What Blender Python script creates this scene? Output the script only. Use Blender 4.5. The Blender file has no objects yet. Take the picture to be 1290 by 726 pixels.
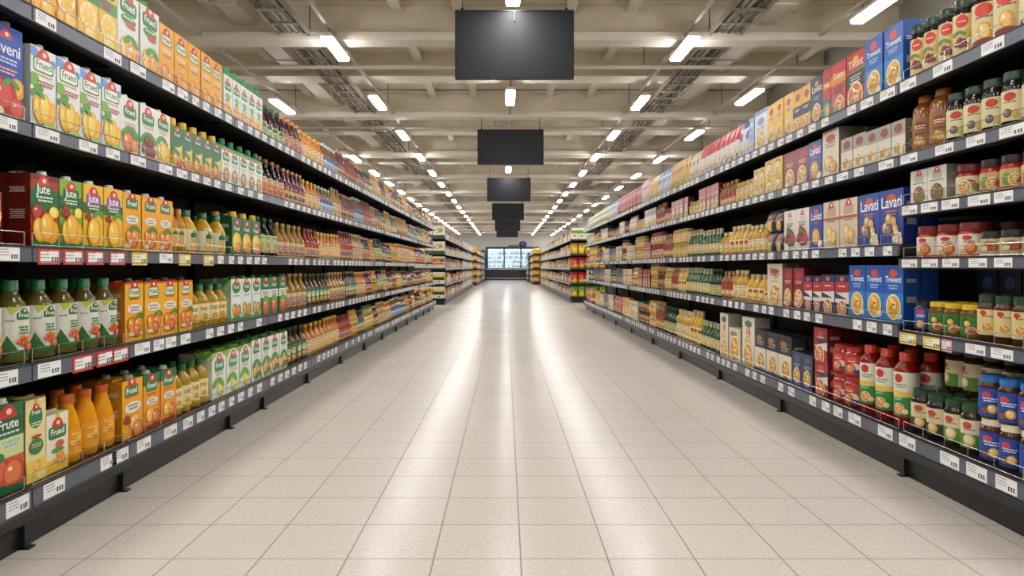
import bpy, math, random
from mathutils import Vector
R = random.Random(7)
PI = math.pi
scn = bpy.context.scene
COL = scn.collection

# ------------------------------------------------------------------ materials
def lin(c):
    c /= 255.0
    return c / 12.92 if c <= 0.04045 else ((c + 0.055) / 1.055) ** 2.4
def rgb(h):
    return (lin(int(h[0:2], 16)), lin(int(h[2:4], 16)), lin(int(h[4:6], 16)), 1.0)
_M = {}
def mat(h, rough=0.45, metal=0.0, spec=0.5, coat=0.0):
    k = (h, rough, metal, spec, coat)
    if k in _M: return _M[k]
    m = bpy.data.materials.new('paint_' + h)
    m.use_nodes = True
    nt = m.node_tree
    b = nt.nodes['Principled BSDF']
    b.inputs['Roughness'].default_value = rough
    b.inputs['Metallic'].default_value = metal
    b.inputs['Specular IOR Level'].default_value = spec
    b.inputs['Coat Weight'].default_value = coat
    b.inputs['Base Color'].default_value = rgb(h)
    # a trace of procedural surface variation
    tc = nt.nodes.new('ShaderNodeTexCoord'); n = nt.nodes.new('ShaderNodeTexNoise')
    n.inputs['Scale'].default_value = 60; n.inputs['Detail'].default_value = 1
    mx = nt.nodes.new('ShaderNodeMix'); mx.data_type = 'RGBA'
    c = rgb(h)
    mx.inputs[6].default_value = tuple(v * 0.93 for v in c[:3]) + (1,)
    mx.inputs[7].default_value = tuple(min(1, v * 1.07) for v in c[:3]) + (1,)
    nt.links.new(tc.outputs['Object'], n.inputs['Vector'])
    nt.links.new(n.outputs['Fac'], mx.inputs[0])
    nt.links.new(mx.outputs[2], b.inputs['Base Color'])
    _M[k] = m
    return m
def juice(h): return mat(h, 0.15, 0, 0.4, 0.0)
def emis(h, s, name):
    m = bpy.data.materials.new(name); m.use_nodes = True
    nt = m.node_tree; nt.nodes.clear()
    o = nt.nodes.new('ShaderNodeOutputMaterial'); e = nt.nodes.new('ShaderNodeEmission')
    e.inputs[0].default_value = rgb(h); e.inputs[1].default_value = s
    nt.links.new(e.outputs[0], o.inputs[0])
    return m

# ------------------------------------------------------------------ mesh builder
class MB:
    def __init__(s): s.v = []; s.f = []; s.m = []; s.slots = []; s.smooth = False
    def slot(s, m):
        for i, x in enumerate(s.slots):
            if x is m: return i
        s.slots.append(m); return len(s.slots) - 1
    def face(s, pts, m):
        i = len(s.v); s.v += [tuple(p) for p in pts]
        s.f.append(tuple(range(i, i + len(pts)))); s.m.append(s.slot(m))
    def box(s, x0, x1, y0, y1, z0, z1, m, mfront=None, mtop=None):
        b = len(s.v)
        s.v += [(x0,y0,z0),(x1,y0,z0),(x1,y1,z0),(x0,y1,z0),(x0,y0,z1),(x1,y0,z1),(x1,y1,z1),(x0,y1,z1)]
        k = s.slot(m); kf = s.slot(mfront or m); kt = s.slot(mtop or m)
        for q, w in (((0,3,2,1),k),((4,5,6,7),kt),((0,1,5,4),kf),((1,2,6,5),k),((2,3,7,6),k),((3,0,4,7),k)):
            s.f.append(tuple(b + j for j in q)); s.m.append(w)
    def prism(s, prof, y0, y1, m):
        """profile of (x, z) swept along y"""
        n = len(prof); b = len(s.v); k = s.slot(m)
        s.v += [(x, y0, z) for x, z in prof] + [(x, y1, z) for x, z in prof]
        for i in range(n):
            j = (i + 1) % n
            s.f.append((b+i, b+j, b+n+j, b+n+i)); s.m.append(k)
        s.f.append(tuple(b+i for i in range(n))[::-1]); s.m.append(k)
        s.f.append(tuple(b+n+i for i in range(n))); s.m.append(k)
    def lathe(s, prof, seg, m, cx=0, cy=0, closed=True):
        b = len(s.v); k = s.slot(m); n = len(prof)
        for r, z in prof:
            for j in range(seg):
                a = 2 * PI * j / seg
                s.v.append((cx + r * math.cos(a), cy + r * math.sin(a), z))
        for i in range(n - 1):
            for j in range(seg):
                j2 = (j + 1) % seg
                s.f.append((b+i*seg+j, b+i*seg+j2, b+(i+1)*seg+j2, b+(i+1)*seg+j)); s.m.append(k)
        if closed:
            s.f.append(tuple(b + j for j in range(seg))[::-1]); s.m.append(k)
            s.f.append(tuple(b + (n-1)*seg + j for j in range(seg))); s.m.append(k)
        s.smooth = True
    def tube(s, p, q, r, m, seg=6):
        p = Vector(p); q = Vector(q); d = (q - p).normalized()
        a = d.orthogonal().normalized(); c = d.cross(a)
        b = len(s.v); k = s.slot(m)
        for e in (p, q):
            for j in range(seg):
                t = 2 * PI * j / seg
                s.v.append(tuple(e + a * (r * math.cos(t)) + c * (r * math.sin(t))))
        for j in range(seg):
            j2 = (j + 1) % seg
            s.f.append((b+j, b+j2, b+seg+j2, b+seg+j)); s.m.append(k)
        s.f.append(tuple(b+j for j in range(seg))[::-1]); s.m.append(k)
        s.f.append(tuple(b+seg+j for j in range(seg))); s.m.append(k)
    def add(s, o, dx=0, dy=0, dz=0):
        b = len(s.v); s.v += [(x+dx, y+dy, z+dz) for x, y, z in o.v]
        mp = [s.slot(m) for m in o.slots]
        for f, m in zip(o.f, o.m):
            s.f.append(tuple(b + i for i in f)); s.m.append(mp[m])
        s.smooth = s.smooth or o.smooth
    def mesh(s, name):
        me = bpy.data.meshes.new(name)
        me.from_pydata(s.v, [], s.f)
        for m in s.slots: me.materials.append(m)
        me.polygons.foreach_set('material_index', s.m)
        if s.smooth:
            me.polygons.foreach_set('use_smooth', [True] * len(s.f))
            me.update()
            me.set_sharp_from_angle(angle=math.radians(38))
        me.update()
        return me
    def build(s, name, parent=None):
        return link(name, s.mesh(name), parent)

def link(name, me, parent=None):
    o = bpy.data.objects.new(name, me); COL.objects.link(o)
    if parent is not None: o.parent = parent
    return o
def tag(o, label=None, cat=None, group=None, kind=None):
    if label: o['label'] = label
    if cat: o['category'] = cat
    if group: o['group'] = group
    if kind: o['kind'] = kind
    return o
def empty(name, loc):
    o = bpy.data.objects.new(name, None); COL.objects.link(o); o.location = loc
    o.empty_display_size = 0.1
    return o

# ------------------------------------------------------------------ printed art on packaging
_T = {}
def text_tris(word):
    if word in _T: return _T[word]
    cu = bpy.data.curves.new('lettering', 'FONT'); cu.body = word; cu.resolution_u = 2
    cu.align_x = 'CENTER'; cu.offset = 0.012; cu.space_character = 0.95
    o = bpy.data.objects.new('lettering', cu); COL.objects.link(o)
    dg = bpy.context.evaluated_depsgraph_get()
    e = o.evaluated_get(dg); me = e.to_mesh()
    vs = [v.co.copy() for v in me.vertices]
    fs = [tuple(p.vertices) for p in me.polygons]
    w = max(v.x for v in vs) - min(v.x for v in vs)
    tr = [[(vs[i].x / w, vs[i].y / w) for i in f] for f in fs]
    e.to_mesh_clear(); bpy.data.objects.remove(o); bpy.data.curves.remove(cu)
    _T[word] = tr
    return tr
def ellp(cx, cy, rx, ry, n=18, rot=0.0, a0=0.0, a1=2*PI):
    full = abs(a1 - a0) > 6.28
    k = n if full else n + 1
    out = []
    for i in range(k):
        a = a0 + (a1 - a0) * i / n
        x, y = rx * math.cos(a), ry * math.sin(a)
        out.append((cx + x * math.cos(rot) - y * math.sin(rot), cy + x * math.sin(rot) + y * math.cos(rot)))
    return out
def rectp(x0, y0, x1, y1): return [(x0,y0),(x1,y0),(x1,y1),(x0,y1)]
def rrectp(cx, cy, hx, hy, r):
    out = []
    for sx, sy, a in ((1,1,0),(-1,1,PI/2),(-1,-1,PI),(1,-1,1.5*PI)):
        for i in range(4):
            t = a + PI/2 * i / 3
            out.append((cx + sx*(hx-r) + r*math.cos(t), cy + sy*(hy-r) + r*math.sin(t)))
    return out

def art_polys(spec, w, h, fine, rnd):
    """print spec in fractions of the panel -> list of (polygon in metres, hex colour)"""
    out = []
    def E(u, v, rx, ry, c, rot=0): out.append((ellp(u, v, rx, ry, 18 if fine else 10, rot), c))
    for s in spec:
        k = s[0]
        if k == 'b': out.append((rectp(-w/2, s[1]*h, w/2, s[2]*h), s[3]))
        elif k == 'r': out.append((rectp(s[1]*w, s[2]*h, s[3]*w, s[4]*h), s[5]))
        elif k == 'g': out.append(([(s[1]*w, s[2]*h), (s[3]*w, s[4]*h), (s[5]*w, s[6]*h)], s[7]))
        elif k == 'e': E(s[1]*w, s[2]*h, s[3]*w, s[4]*h, s[5])
        elif k == 'f':                                   # whole round fruit
            u, v, r, c, l = s[1]*w, s[2]*h, s[3]*w, s[4], s[5]
            E(u, v, r, r*1.02, c); E(u - r*.12, v + r*.12, r*.74, r*.74, l)
            if fine: E(u - r*.35, v + r*.38, r*.2, r*.14, 'fff3cf')
        elif k == 'h':                                   # halved citrus
            u, v, r, c, l = s[1]*w, s[2]*h, s[3]*w, s[4], s[5]
            E(u, v, r, r, c); E(u, v, r*.88, r*.88, 'fbe7ae')
            for i in range(8 if fine else 0):
                a = i * PI / 4 + .2
                E(u + r*.45*math.cos(a), v + r*.45*math.sin(a), r*.36, r*.15, l, a)
            if not fine: E(u, v, r*.75, r*.75, l)
        elif k == 'o':                                   # oval fruit (mango, peach slice)
            u, v, rx, ry, c, l, ro = s[1]*w, s[2]*h, s[3]*w, s[4]*h, s[5], s[6], s[7]
            E(u, v, rx, ry, c, ro); E(u - rx*.1, v + ry*.05, rx*.68, ry*.8, l, ro)
            if fine: E(u - rx*.4, v + ry*.35, rx*.16, ry*.3, 'fff0b8', ro + .2)
        elif k == 'l':                                   # leaf pair
            u, v, r, c = s[1]*w, s[2]*h, s[3]*w, s[4]
            E(u - r*.5, v, r*.62, r*.26, c, .6); E(u + r*.5, v, r*.62, r*.26, c, -.6)
        elif k == 'k':                                   # berry cluster
            u, v, r, c, l = s[1]*w, s[2]*h, s[3]*w, s[4], s[5]
            for i in range(7 if fine else 4):
                a = i * 2.4; q = r * .62 * math.sqrt(i / 7.0)
                E(u + q*1.3*math.cos(a), v + q*math.sin(a), r*.42, r*.42, c)
                if fine: E(u + q*1.3*math.cos(a) - r*.1, v + q*math.sin(a) + r*.12, r*.2, r*.2, l)
        elif k == 'p':                                   # plate of pasta / biscuits
            u, v, r, c, l = s[1]*w, s[2]*h, s[3]*w, s[4], s[5]
            E(u, v, r, r*1.05, 'f3e3bd'); E(u, v, r*.86, r*.9, c)
            for i in range(9 if fine else 3):
                a = i * 2.4; q = r * .6 * math.sqrt(i / 9.0)
                E(u + q*math.cos(a), v + q*math.sin(a), r*.34, r*.13, l if i % 3 else 'fbe9b5', a * 1.7)
            if fine: E(u + r*.1, v + r*.2, r*.16, r*.1, 'b5472c'); E(u - r*.3, v - r*.2, r*.13, r*.08, '4d8a35')
        elif k == 'm':                                   # emblem: dome over a lettered banner
            u, v, q, dc, bc, word = s[1]*w, s[2]*h, s[3]*w, s[4], s[5], s[6]
            out.append((rrectp(u, v - q*.12, q*.56, q*.28, q*.14), bc))
            if fine: out.append((rrectp(u, v - q*.12, q*.50, q*.22, q*.11), s[7] if len(s) > 7 else bc))
            out.append((ellp(u, v + q*.1, q*.36, q*.42, 12, 0, 0, PI), dc))
            if fine:
                out.append((ellp(u + q*.04, v + q*.3, q*.12, q*.1, 8), 'f6d8c4'))
                if word: out.append((word, u, v - q*.22, q*.84, 'ffffff' if len(s) <= 7 else bc))
        elif k == 't':
            if fine: out.append((s[1], s[2]*w, s[3]*h, s[4]*w, s[5]))
            else: out.append((rectp((s[2]-s[4]*.45)*w, s[3]*h, (s[2]+s[4]*.45)*w, s[3]*h + s[4]*w*.22), s[5]))
        elif k == 's':                                   # small illegible copy lines
            if fine:
                for i in range(s[5]):
                    q = s[3] * (1 - .18 * (i % 2))
                    v = s[2] * h - i * w * .085
                    x = (s[1] - q/2) * w
                    while x < (s[1] + q/2) * w - w*.03:
                        l = w * rnd.uniform(.06, .14)
                        out.append((rectp(x, v, min(x + l, (s[1]+q/2)*w), v + w*.045), s[4])); x += l + w*.02
            else: out.append((rectp((s[1]-s[3]/2)*w, s[2]*h - w*.06, (s[1]+s[3]/2)*w, s[2]*h + w*.03), s[4]))
    return out
def clip_u(poly, a, sgn):
    out = []
    n = len(poly)
    for i in range(n):
        p, q = poly[i], poly[(i+1) % n]
        dp, dq = sgn*(p[0]-a), sgn*(q[0]-a)
        if dp >= 0: out.append(p)
        if (dp >= 0) != (dq >= 0):
            t = dp / (dp - dq); out.append((a, p[1] + t*(q[1]-p[1])))
    return out
def put_art(mb, spec, w, h, place, fine, rnd, step=None, clipw=None, rough=.4):
    """lay the printed shapes one above the other on a surface; place(u, v, layer) -> xyz"""
    lay = 1
    for it in art_polys(spec, w, h, fine, rnd):
        if isinstance(it[0], str):
            word, u, v, wd, c = it
            m = mat(c, rough)
            for tr in text_tris(word):
                mb.face([place(u + x*wd, v + y*wd, lay) for x, y in tr], m)
        else:
            poly, c = it
            m = mat(c, rough)
            W = clipw or w
            poly = clip_u(clip_u(poly, -W/2, 1), W/2, -1)
            poly = [(x, min(max(y, 0.0), h)) for x, y in poly]
            if len(poly) < 3: continue
            if step is None: mb.face([place(x, y, lay) for x, y in poly], m)
            else:
                x0 = min(p[0] for p in poly); x1 = max(p[0] for p in poly)
                n = max(1, math.ceil((x1 - x0) / step))
                for i in range(n):
                    a, b = x0 + (x1-x0)*i/n, x0 + (x1-x0)*(i+1)/n
                    q = clip_u(clip_u(poly, a, 1), b, -1)
                    if len(q) >= 3: mb.face([place(x, y, lay) for x, y in q], m)
        lay += 1

# ------------------------------------------------------------------ package shapes: each returns an ordered dict of parts, body first
def carton(S, w, h, d, fine):
    rnd = random.Random(3)
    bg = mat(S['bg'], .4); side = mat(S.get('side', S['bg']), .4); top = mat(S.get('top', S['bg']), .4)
    P = {}
    b = MB()
    style = S.get('style', 'flat'); hb = h * S.get('bodyfrac', .94)
    if style == 'flat':
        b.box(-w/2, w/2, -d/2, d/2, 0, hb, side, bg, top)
        if fine:                                         # folded top seam and ears
            b.box(-w/2, w/2, -.002, .002, hb, hb + .008, top)
            for sx in (-1, 1):
                x = sx * w/2
                b.face([(x + sx*.0006, -d/2, hb-.001), (x + sx*.0006, d/2, hb-.001), (x + sx*.0012, 0, hb - d*.45)], top)
    else:                                                # sloped shoulder: front edge lower than the back
        hf = h * S.get('front', .80)
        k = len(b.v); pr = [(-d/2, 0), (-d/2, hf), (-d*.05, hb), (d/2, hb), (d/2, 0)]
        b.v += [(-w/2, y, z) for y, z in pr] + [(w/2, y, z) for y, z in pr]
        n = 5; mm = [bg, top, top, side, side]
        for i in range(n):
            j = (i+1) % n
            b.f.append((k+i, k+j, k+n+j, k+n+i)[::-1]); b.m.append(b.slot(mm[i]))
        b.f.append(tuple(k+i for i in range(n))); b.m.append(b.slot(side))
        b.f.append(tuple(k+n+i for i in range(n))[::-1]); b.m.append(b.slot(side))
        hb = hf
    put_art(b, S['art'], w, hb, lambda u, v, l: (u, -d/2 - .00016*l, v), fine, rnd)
    if S.get('sideart') is not False and fine:           # repeat a little print on the narrow sides
        for sx in (-1, 1):
            put_art(b, [('s', 0, .8, .7, S.get('sidecol', 'cfd6cc'), 3), ('s', 0, .5, .7, S.get('sidecol', 'cfd6cc'), 5)], d*.9, hb,
                    lambda u, v, l, sx=sx: (sx*(w/2 + .0004), sx*u, v), True, rnd)
    P['carton'] = b
    if S.get('cap'):
        c = MB(); r = S.get('capr', .017); seg = 20 if fine else 10
        cm = mat(S['cap'], .35)
        if style == 'flat':
            z = h * S.get('bodyfrac', .94)
            yy = -d*.18
            c.lathe([(r*1.25, z), (r*1.25, z+.004), (r, z+.005), (r, h*.985), (r*.9, h)], seg, cm, S.get('capx', 0.0)*w, yy)
        else:
            z = h*.86
            c.lathe([(r*1.2, z), (r*1.2, h*.93), (r*1.1, h*.995), (r*.9, h)], seg, cm, 0, -d*.16)
        P['cap'] = c
    return P

PROF = {
 'juice': ([(.9,0),(1,.02),(1,.60),(.95,.66),(.8,.73),(.55,.80),(.40,.85),(.38,.90)], .44, .87),
 'round': ([(.92,0),(1,.03),(1,.5),(.96,.6),(.8,.7),(.55,.79),(.40,.84),(.38,.9)], .46, .86),
 'slim': ([(.92,0),(1,.02),(1,.50),(.92,.57),(.66,.66),(.42,.75),(.34,.82),(.32,.93)], .38, .91),
 'carafe': ([(.9,0),(1,.03),(1,.36),(.97,.47),(.86,.60),(.66,.73),(.48,.83),(.44,.9)], .52, .88),
 'jar': ([(.92,0),(1,.03),(1,.72),(.95,.78),(.84,.82),(.82,.87)], .88, .84),
 'lowjar': ([(.92,0),(1,.05),(1,.66),(.95,.73),(.88,.76),(.86,.80)], .93, .76),
 'tall': ([(.94,0),(1,.02),(1,.74),(.93,.79),(.72,.85),(.55,.88),(.52,.92)], .58, .885),
}
def bottle(S, w, h, d, fine):
    rnd = random.Random(5)
    prof, cr, cz = PROF[S['shape']]
    r = w / 2; seg = 32 if fine else 12
    b = MB(); b.lathe([(q*r, z*h) for q, z in prof], seg, juice(S['body']))
    P = {S.get('bodyname', 'bottle'): b}
    c = MB(); cm = mat(S['cap'], .35)
    if fine: pc = [(cr*r, cz*h), (cr*r*1.02, cz*h + (1-cz)*h*.15), (cr*r*.99, cz*h + (1-cz)*h*.18), (cr*r*.98, h*.985), (cr*r*.9, h)]
    else: pc = [(cr*r, cz*h), (cr*r, h*.985), (cr*r*.9, h)]
    c.lathe(pc, seg, cm); P[S.get('capname', 'cap')] = c
    z0, z1, lc = S['label'][:3]
    l = MB(); rl = r + .0008
    l.lathe([(rl, z0*h), (rl, z1*h)], seg, mat(lc, .45), closed=False)
    lh = (z1 - z0) * h; lw = r * 2.3
    seg_r = rl * math.cos(PI/seg) if not fine else rl
    def place(u, v, k): 
        a = u / rl; q = rl + (.0002*k if fine else .0012 + .0003*k)
        return (q*math.sin(a), -q*math.cos(a), z0*h + v)
    put_art(l, S['art'], lw, lh, place, fine, rnd, step=rl*.14 if fine else rl*.4)
    P['label'] = l
    if 'neck' in S and fine:
        n = MB(); q = S['neck']; n.lathe([(q[0]*r, q[1]*h), (q[2]*r, q[3]*h)], seg, mat(q[4], .45), closed=False); P['neck_band'] = n
    return P

def packet(S, w, h, d, fine):
    """cardboard box"""
    rnd = random.Random(9); b = MB()
    b.box(-w/2, w/2, -d/2, d/2, 0, h, mat(S.get('side', S['bg']), .4), mat(S['bg'], .35), mat(S.get('top', S['bg']), .4))
    if fine:
        b.box(-w/2, w/2, -d/2 - .0003, -d/2, h*.985, h*.988, mat(S.get('side', S['bg']), .4))
    put_art(b, S['art'], w, h, lambda u, v, l: (u, -d/2 - .00016*l, v), fine, rnd)
    if fine and S.get('sideart') is not False:
        for sx in (-1, 1):
            put_art(b, [('s', 0, .75, .7, S.get('sidecol', 'd8d2c2'), 3), ('s', 0, .45, .7, S.get('sidecol', 'd8d2c2'), 5)], d*.9, h,
                    lambda u, v, l, sx=sx: (sx*(w/2 + .0004), sx*u, v), True, rnd)
    return {S.get('bodyname', 'box'): b}

def pouch(S, w, h, d, fine):
    """soft bag with a crimped top"""
    rnd = random.Random(11); b = MB(); seg = 24 if fine else 14
    lv = [(0, .44, .36), (.06, .49, .46), (.3, .5, .5), (.6, .5, .46), (.82, .5, .28), (.93, .5, .07), (1.0, .49, .02)]
    k0 = len(b.v)
    cols = [S['bg']] * 6
    for z0, z1, c in S.get('bands', []):
        for i in range(6):
            if z0 <= (lv[i][0] + lv[i+1][0]) / 2 <= z1: cols[i] = c
    def pt(a, z, hw, hd):
        ca, sa = math.cos(a), math.sin(a)
        e = .55
        return (hw*w*math.copysign(abs(ca)**e, ca), hd*d*math.copysign(abs(sa)**e, sa), z*h)
    for z, hw, hd in lv:
        for j in range(seg): b.v.append(pt(2*PI*j/seg, z, hw, hd))
    for i in range(6):
        m = b.slot(mat(cols[i], .3))
        for j in range(seg):
            j2 = (j+1) % seg
            b.f.append((k0+i*seg+j, k0+i*seg+j2, k0+(i+1)*seg+j2, k0+(i+1)*seg+j)); b.m.append(m)
    b.f.append(tuple(k0+j for j in range(seg))[::-1]); b.m.append(b.slot(mat(S['bg'], .3)))
    b.f.append(tuple(k0+6*seg+j for j in range(seg))); b.m.append(b.slot(mat(S['bg'], .3)))
    def bulge(v):
        z = v / h
        for (a, _, da), (c, _, dc) in zip(lv, lv[1:]):
            if a <= z <= c: return da + (dc - da) * (z - a) / (c - a)
        return .02
    put_art(b, S['art'], w*.86, h, lambda u, v, l: (u, -bulge(v)*d - .0022 - .0003*l, v), fine, rnd)
    b.smooth = True
    return {'bag': b}
FORMS = {'carton': carton, 'bottle': bottle, 'packet': packet, 'pouch': pouch}

# ------------------------------------------------------------------ what is on sale
RED, GRN, DGR, WHT, YEL, ORG = 'c8372b', '2f8a3c', '17603a', 'f2f0e8', 'f4c22c', 'ef9a1e'
def leaves(v=.52): return [('l', -.28, v, .3, '6fae3a'), ('l', .3, v+.03, .26, '4e9a36'), ('e', -.3, v-.06, .13, .05, '7fb83f')]
MANGO3 = [('o', -.22, .24, .22, .17, 'f0ae1c', 'f8cf45', .25), ('o', .24, .22, .22, .16, 'eda51a', 'f7c63c', -.25), ('o', .02, .27, .25, .19, 'f3b524', 'fbd95c', 0)]
S = {}
def sku(key, form, name, cat, desc, plural, **kw):
    S[key] = dict(kw, form=form, name=name, cat=cat, desc=desc, plural=plural)
CA = ('carton', 'juice_carton', 'carton')
# --- left rack cartons
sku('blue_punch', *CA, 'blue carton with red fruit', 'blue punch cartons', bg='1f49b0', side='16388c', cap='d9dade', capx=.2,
    art=[('m', 0, .84, .5, RED, '1f49b0', ''), ('t', 'Inveni', 0, .70, .84, 'eef2fb'), ('s', .05, .64, .6, 'c9d4f0', 2), ('s', 0, .53, .6, 'e9b8a0', 2),
         ('e', -.35, .34, .2, .09, '1a2c66'), ('f', .3, .36, .24, 'e2912a', 'f3bd52'), ('f', -.12, .24, .42, 'b8281f', 'd9483a'), ('f', .3, .14, .25, 'c23424', 'de5a40'), ('o', -.3, .07, .2, .06, 'e8dcc4', 'f3ead6', .3), ('l', .1, .4, .26, '55963c')])
WM = [('e', -.4, .93, .2, .06, '6f9fe0'), ('e', .38, .86, .12, .05, '6f9fe0'), ('m', 0, .83, .72, 'd44430', '2c8038', 'Frued', 'f5f5ee'),
      ('e', -.38, .60, .2, .08, '7db73c'), ('s', .05, .66, .6, 'd29a78', 1), ('s', .08, .585, .62, 'b8574a', 2), ('e', -.2, .5, .16, .05, '5d9c34')]
sku('white_mango', *CA, 'white carton with yellow mangoes', 'white mango cartons', bg='e8edec', side='cfd5d3', cap='e6e6e2', capx=.1,
    art=WM + [('b', 0, .07, '6fa63a')] + MANGO3 + [('l', -.3, .43, .3, '5d9c34'), ('e', .2, .08, .26, .03, 'a7cf62')])
sku('white_peach', *CA, 'white carton with orange fruit', 'white peach cartons', bg='ebece6', side='7fae4a', cap='e6e6e2',
    art=[('m', 0, .80, .66, 'd44430', '2c7f3a', 'Frued'), ('s', 0, .64, .6, '98a57c', 1), ('s', 0, .55, .7, 'c7a284', 2), ('l', 0, .41, .5, '4f9636'),
         ('o', -.12, .24, .34, .16, 'd9642a', 'e98a3c', .2), ('o', .24, .2, .2, .12, 'e07d2c', 'f0a44c', -.3), ('e', -.1, .06, .4, .035, '8b2f24'), ('e', .2, .07, .2, .03, 'f2c77e')])
sku('white_cherry', *CA, 'white carton with dark red fruit', 'white cherry cartons', bg='ebece6', side='7fae4a', cap='e6e6e2',
    art=[('m', 0, .80, .66, 'd44430', '2c7f3a', 'Frued'), ('s', 0, .63, .7, 'c7a284', 2), ('l', 0, .42, .5, '4f9636'),
         ('k', .0, .25, .42, '7a2a20', 'b2503a'), ('e', .1, .07, .4, .04, 'b2573c')])
sku('white_lemon', *CA, 'white carton with lemons', 'white lemon cartons', bg='ecede2', side='7fae4a', cap='e6e6e2',
    art=[('m', 0, .82, .66, 'd44430', '2c7f3a', 'Frued'), ('s', 0, .64, .6, 'b9b08c', 2), ('l', -.1, .47, .4, '4f9636')] + MANGO3 + [('b', 0, .05, 'e3c94a')])
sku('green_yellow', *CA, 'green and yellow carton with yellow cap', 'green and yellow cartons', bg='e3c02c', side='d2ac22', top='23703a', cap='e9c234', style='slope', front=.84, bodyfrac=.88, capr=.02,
    art=[('b', .62, 1, '1f6e3a'), ('g', -.5, .62, .5, .62, -.5, .40, '1f6e3a'), ('m', 0, .84, .6, RED, '185a30', 'Frued'), ('s', .05, .5, .6, 'f5f0d8', 2),
         ('f', -.12, .26, .3, 'e0862a', 'efb04c'), ('f', .2, .18, .24, 'b04a2c', 'd5713c'), ('l', -.2, .4, .36, '3f8a34')])
sku('green_white', *CA, 'white carton with sloping green top', 'green topped white cartons', bg='e8eee4', side='cfd8cc', top='2f8a46', cap='2b7c3e', style='slope', front=.82, bodyfrac=.9, capr=.018,
    art=[('b', .9, 1, '3c9a4e'), ('m', 0, .78, .66, 'd44430', '2c7f3a', 'Frued'), ('s', 0, .56, .7, 'a8b59c', 2), ('e', 0, .27, .34, .2, '4f9a3e'), ('f', 0, .28, .27, 'd06a35', 'e79a52'), ('b', 0, .08, '5aa446')])
sku('yellow_orange', *CA, 'yellow carton with big sliced orange', 'big orange cartons', bg='f0b42a', side='e0a022', cap='ece9df',
    art=[('m', 0, .84, .66, RED, GRN, 'Frued'), ('s', 0, .67, .7, 'fff0c8', 2), ('h', 0, .40, .46, 'f0a01c', 'f5b53c'), ('o', .2, .16, .3, .12, 'f2a824', 'fad05a', .2), ('o', -.25, .15, .2, .1, 'ef9a1e', 'f7bd44', -.2), ('b', 0, .05, 'f7d24e')])
sku('yellow_leaf', *CA, 'yellow carton with leaves over lemon', 'leafy lemon cartons', bg='f1c038', side='d9d6c8', cap='ece9df',
    art=[('m', 0, .86, .66, RED, GRN, 'Frued'), ('b', .55, .72, '4c8c3a'), ('e', -.1, .64, .3, .07, '7d5a3a'), ('h', 0, .36, .47, 'f2b52a', 'f8cc52'), ('o', .1, .12, .4, .1, 'f4c038', 'fbdf7c', 0)])
sku('white_tall', *CA, 'tall white carton with peaches', 'tall white peach cartons', bg='e9ebe4', side='cdd2c8', top='c9d3bf', cap='4c9a3e', style='slope', front=.9, bodyfrac=.95, capr=.017,
    art=[('m', 0, .86, .7, 'd44430', '2c7f3a', 'Frued'), ('e', 0, .64, .36, .07, '3d8a3c'), ('s', 0, .65, .5, 'e9efe0', 1), ('e', .1, .57, .24, .05, 'c25c45'),
         ('o', -.15, .22, .28, .16, 'efa02c', 'f7c45c', .2), ('o', .2, .19, .26, .14, 'eb9326', 'f5b64a', -.2), ('l', .1, .36, .36, '62a33c'), ('b', 0, .05, 'f2c356')])
sku('orange_slant', *CA, 'orange carton with sloping orange top', 'sloping orange cartons', bg='f3ad22', side='dc9416', top='eb9c16', style='slope', front=.9, bodyfrac=.98,
    art=[('m', 0, .80, .68, RED, '2c7f3a', 'Frued', 'f3ead0'), ('s', 0, .58, .7, 'fbf3dc', 2), ('s', 0, .48, .5, '7a7a9c', 1), ('o', -.1, .2, .3, .15, 'e07c1c', 'f2a63c', .3), ('f', .24, .15, .22, 'e58a20', 'f6b850'), ('e', -.3, .07, .2, .04, 'f7dd9c')])
sku('white_green_tall', *CA, 'white carton with round green cap', 'white cartons with green caps', bg='e6ece4', side='c9d0c6', top='dfe6da', cap='35894a', style='slope', front=.84, bodyfrac=.9, capr=.03,
    art=[('m', 0, .78, .66, 'd44430', '2c7f3a', 'Frued'), ('e', 0, .52, .3, .07, '8cb86a'), ('f', -.1, .22, .3, 'f0971e', 'f7bc4c'), ('f', .22, .16, .24, 'ee8f1c', 'f5b244'), ('o', 0, .34, .24, .1, 'efa02c', 'f7c45c', .3), ('l', -.05, .42, .2, '4f9636')])
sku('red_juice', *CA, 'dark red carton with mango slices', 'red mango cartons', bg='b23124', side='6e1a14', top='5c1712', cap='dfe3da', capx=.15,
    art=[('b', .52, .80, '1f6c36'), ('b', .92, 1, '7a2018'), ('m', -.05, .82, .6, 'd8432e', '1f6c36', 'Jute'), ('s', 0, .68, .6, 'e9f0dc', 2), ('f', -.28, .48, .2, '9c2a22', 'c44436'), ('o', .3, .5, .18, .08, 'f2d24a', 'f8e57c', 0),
         ('b', 0, .1, '256f35')] + MANGO3 + [('o', .05, .28, .28, .2, 'f2a41e', 'f9c34a', .1)])
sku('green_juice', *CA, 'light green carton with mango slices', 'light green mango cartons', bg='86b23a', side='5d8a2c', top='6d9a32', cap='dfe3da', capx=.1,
    art=[('b', .58, .76, '1f6c36'), ('m', 0, .82, .62, 'd8432e', '1f6c36', 'Jute'), ('s', 0, .69, .6, 'e9f0dc', 2), ('k', -.25, .52, .22, '9c2a22', 'c44436'), ('o', .28, .53, .18, .08, 'f2d24a', 'f8e57c', 0),
         ('b', 0, .1, '256f35')] + MANGO3 + [('o', .0, .3, .3, .2, 'f1a71e', 'f9c64c', .1)])
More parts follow.
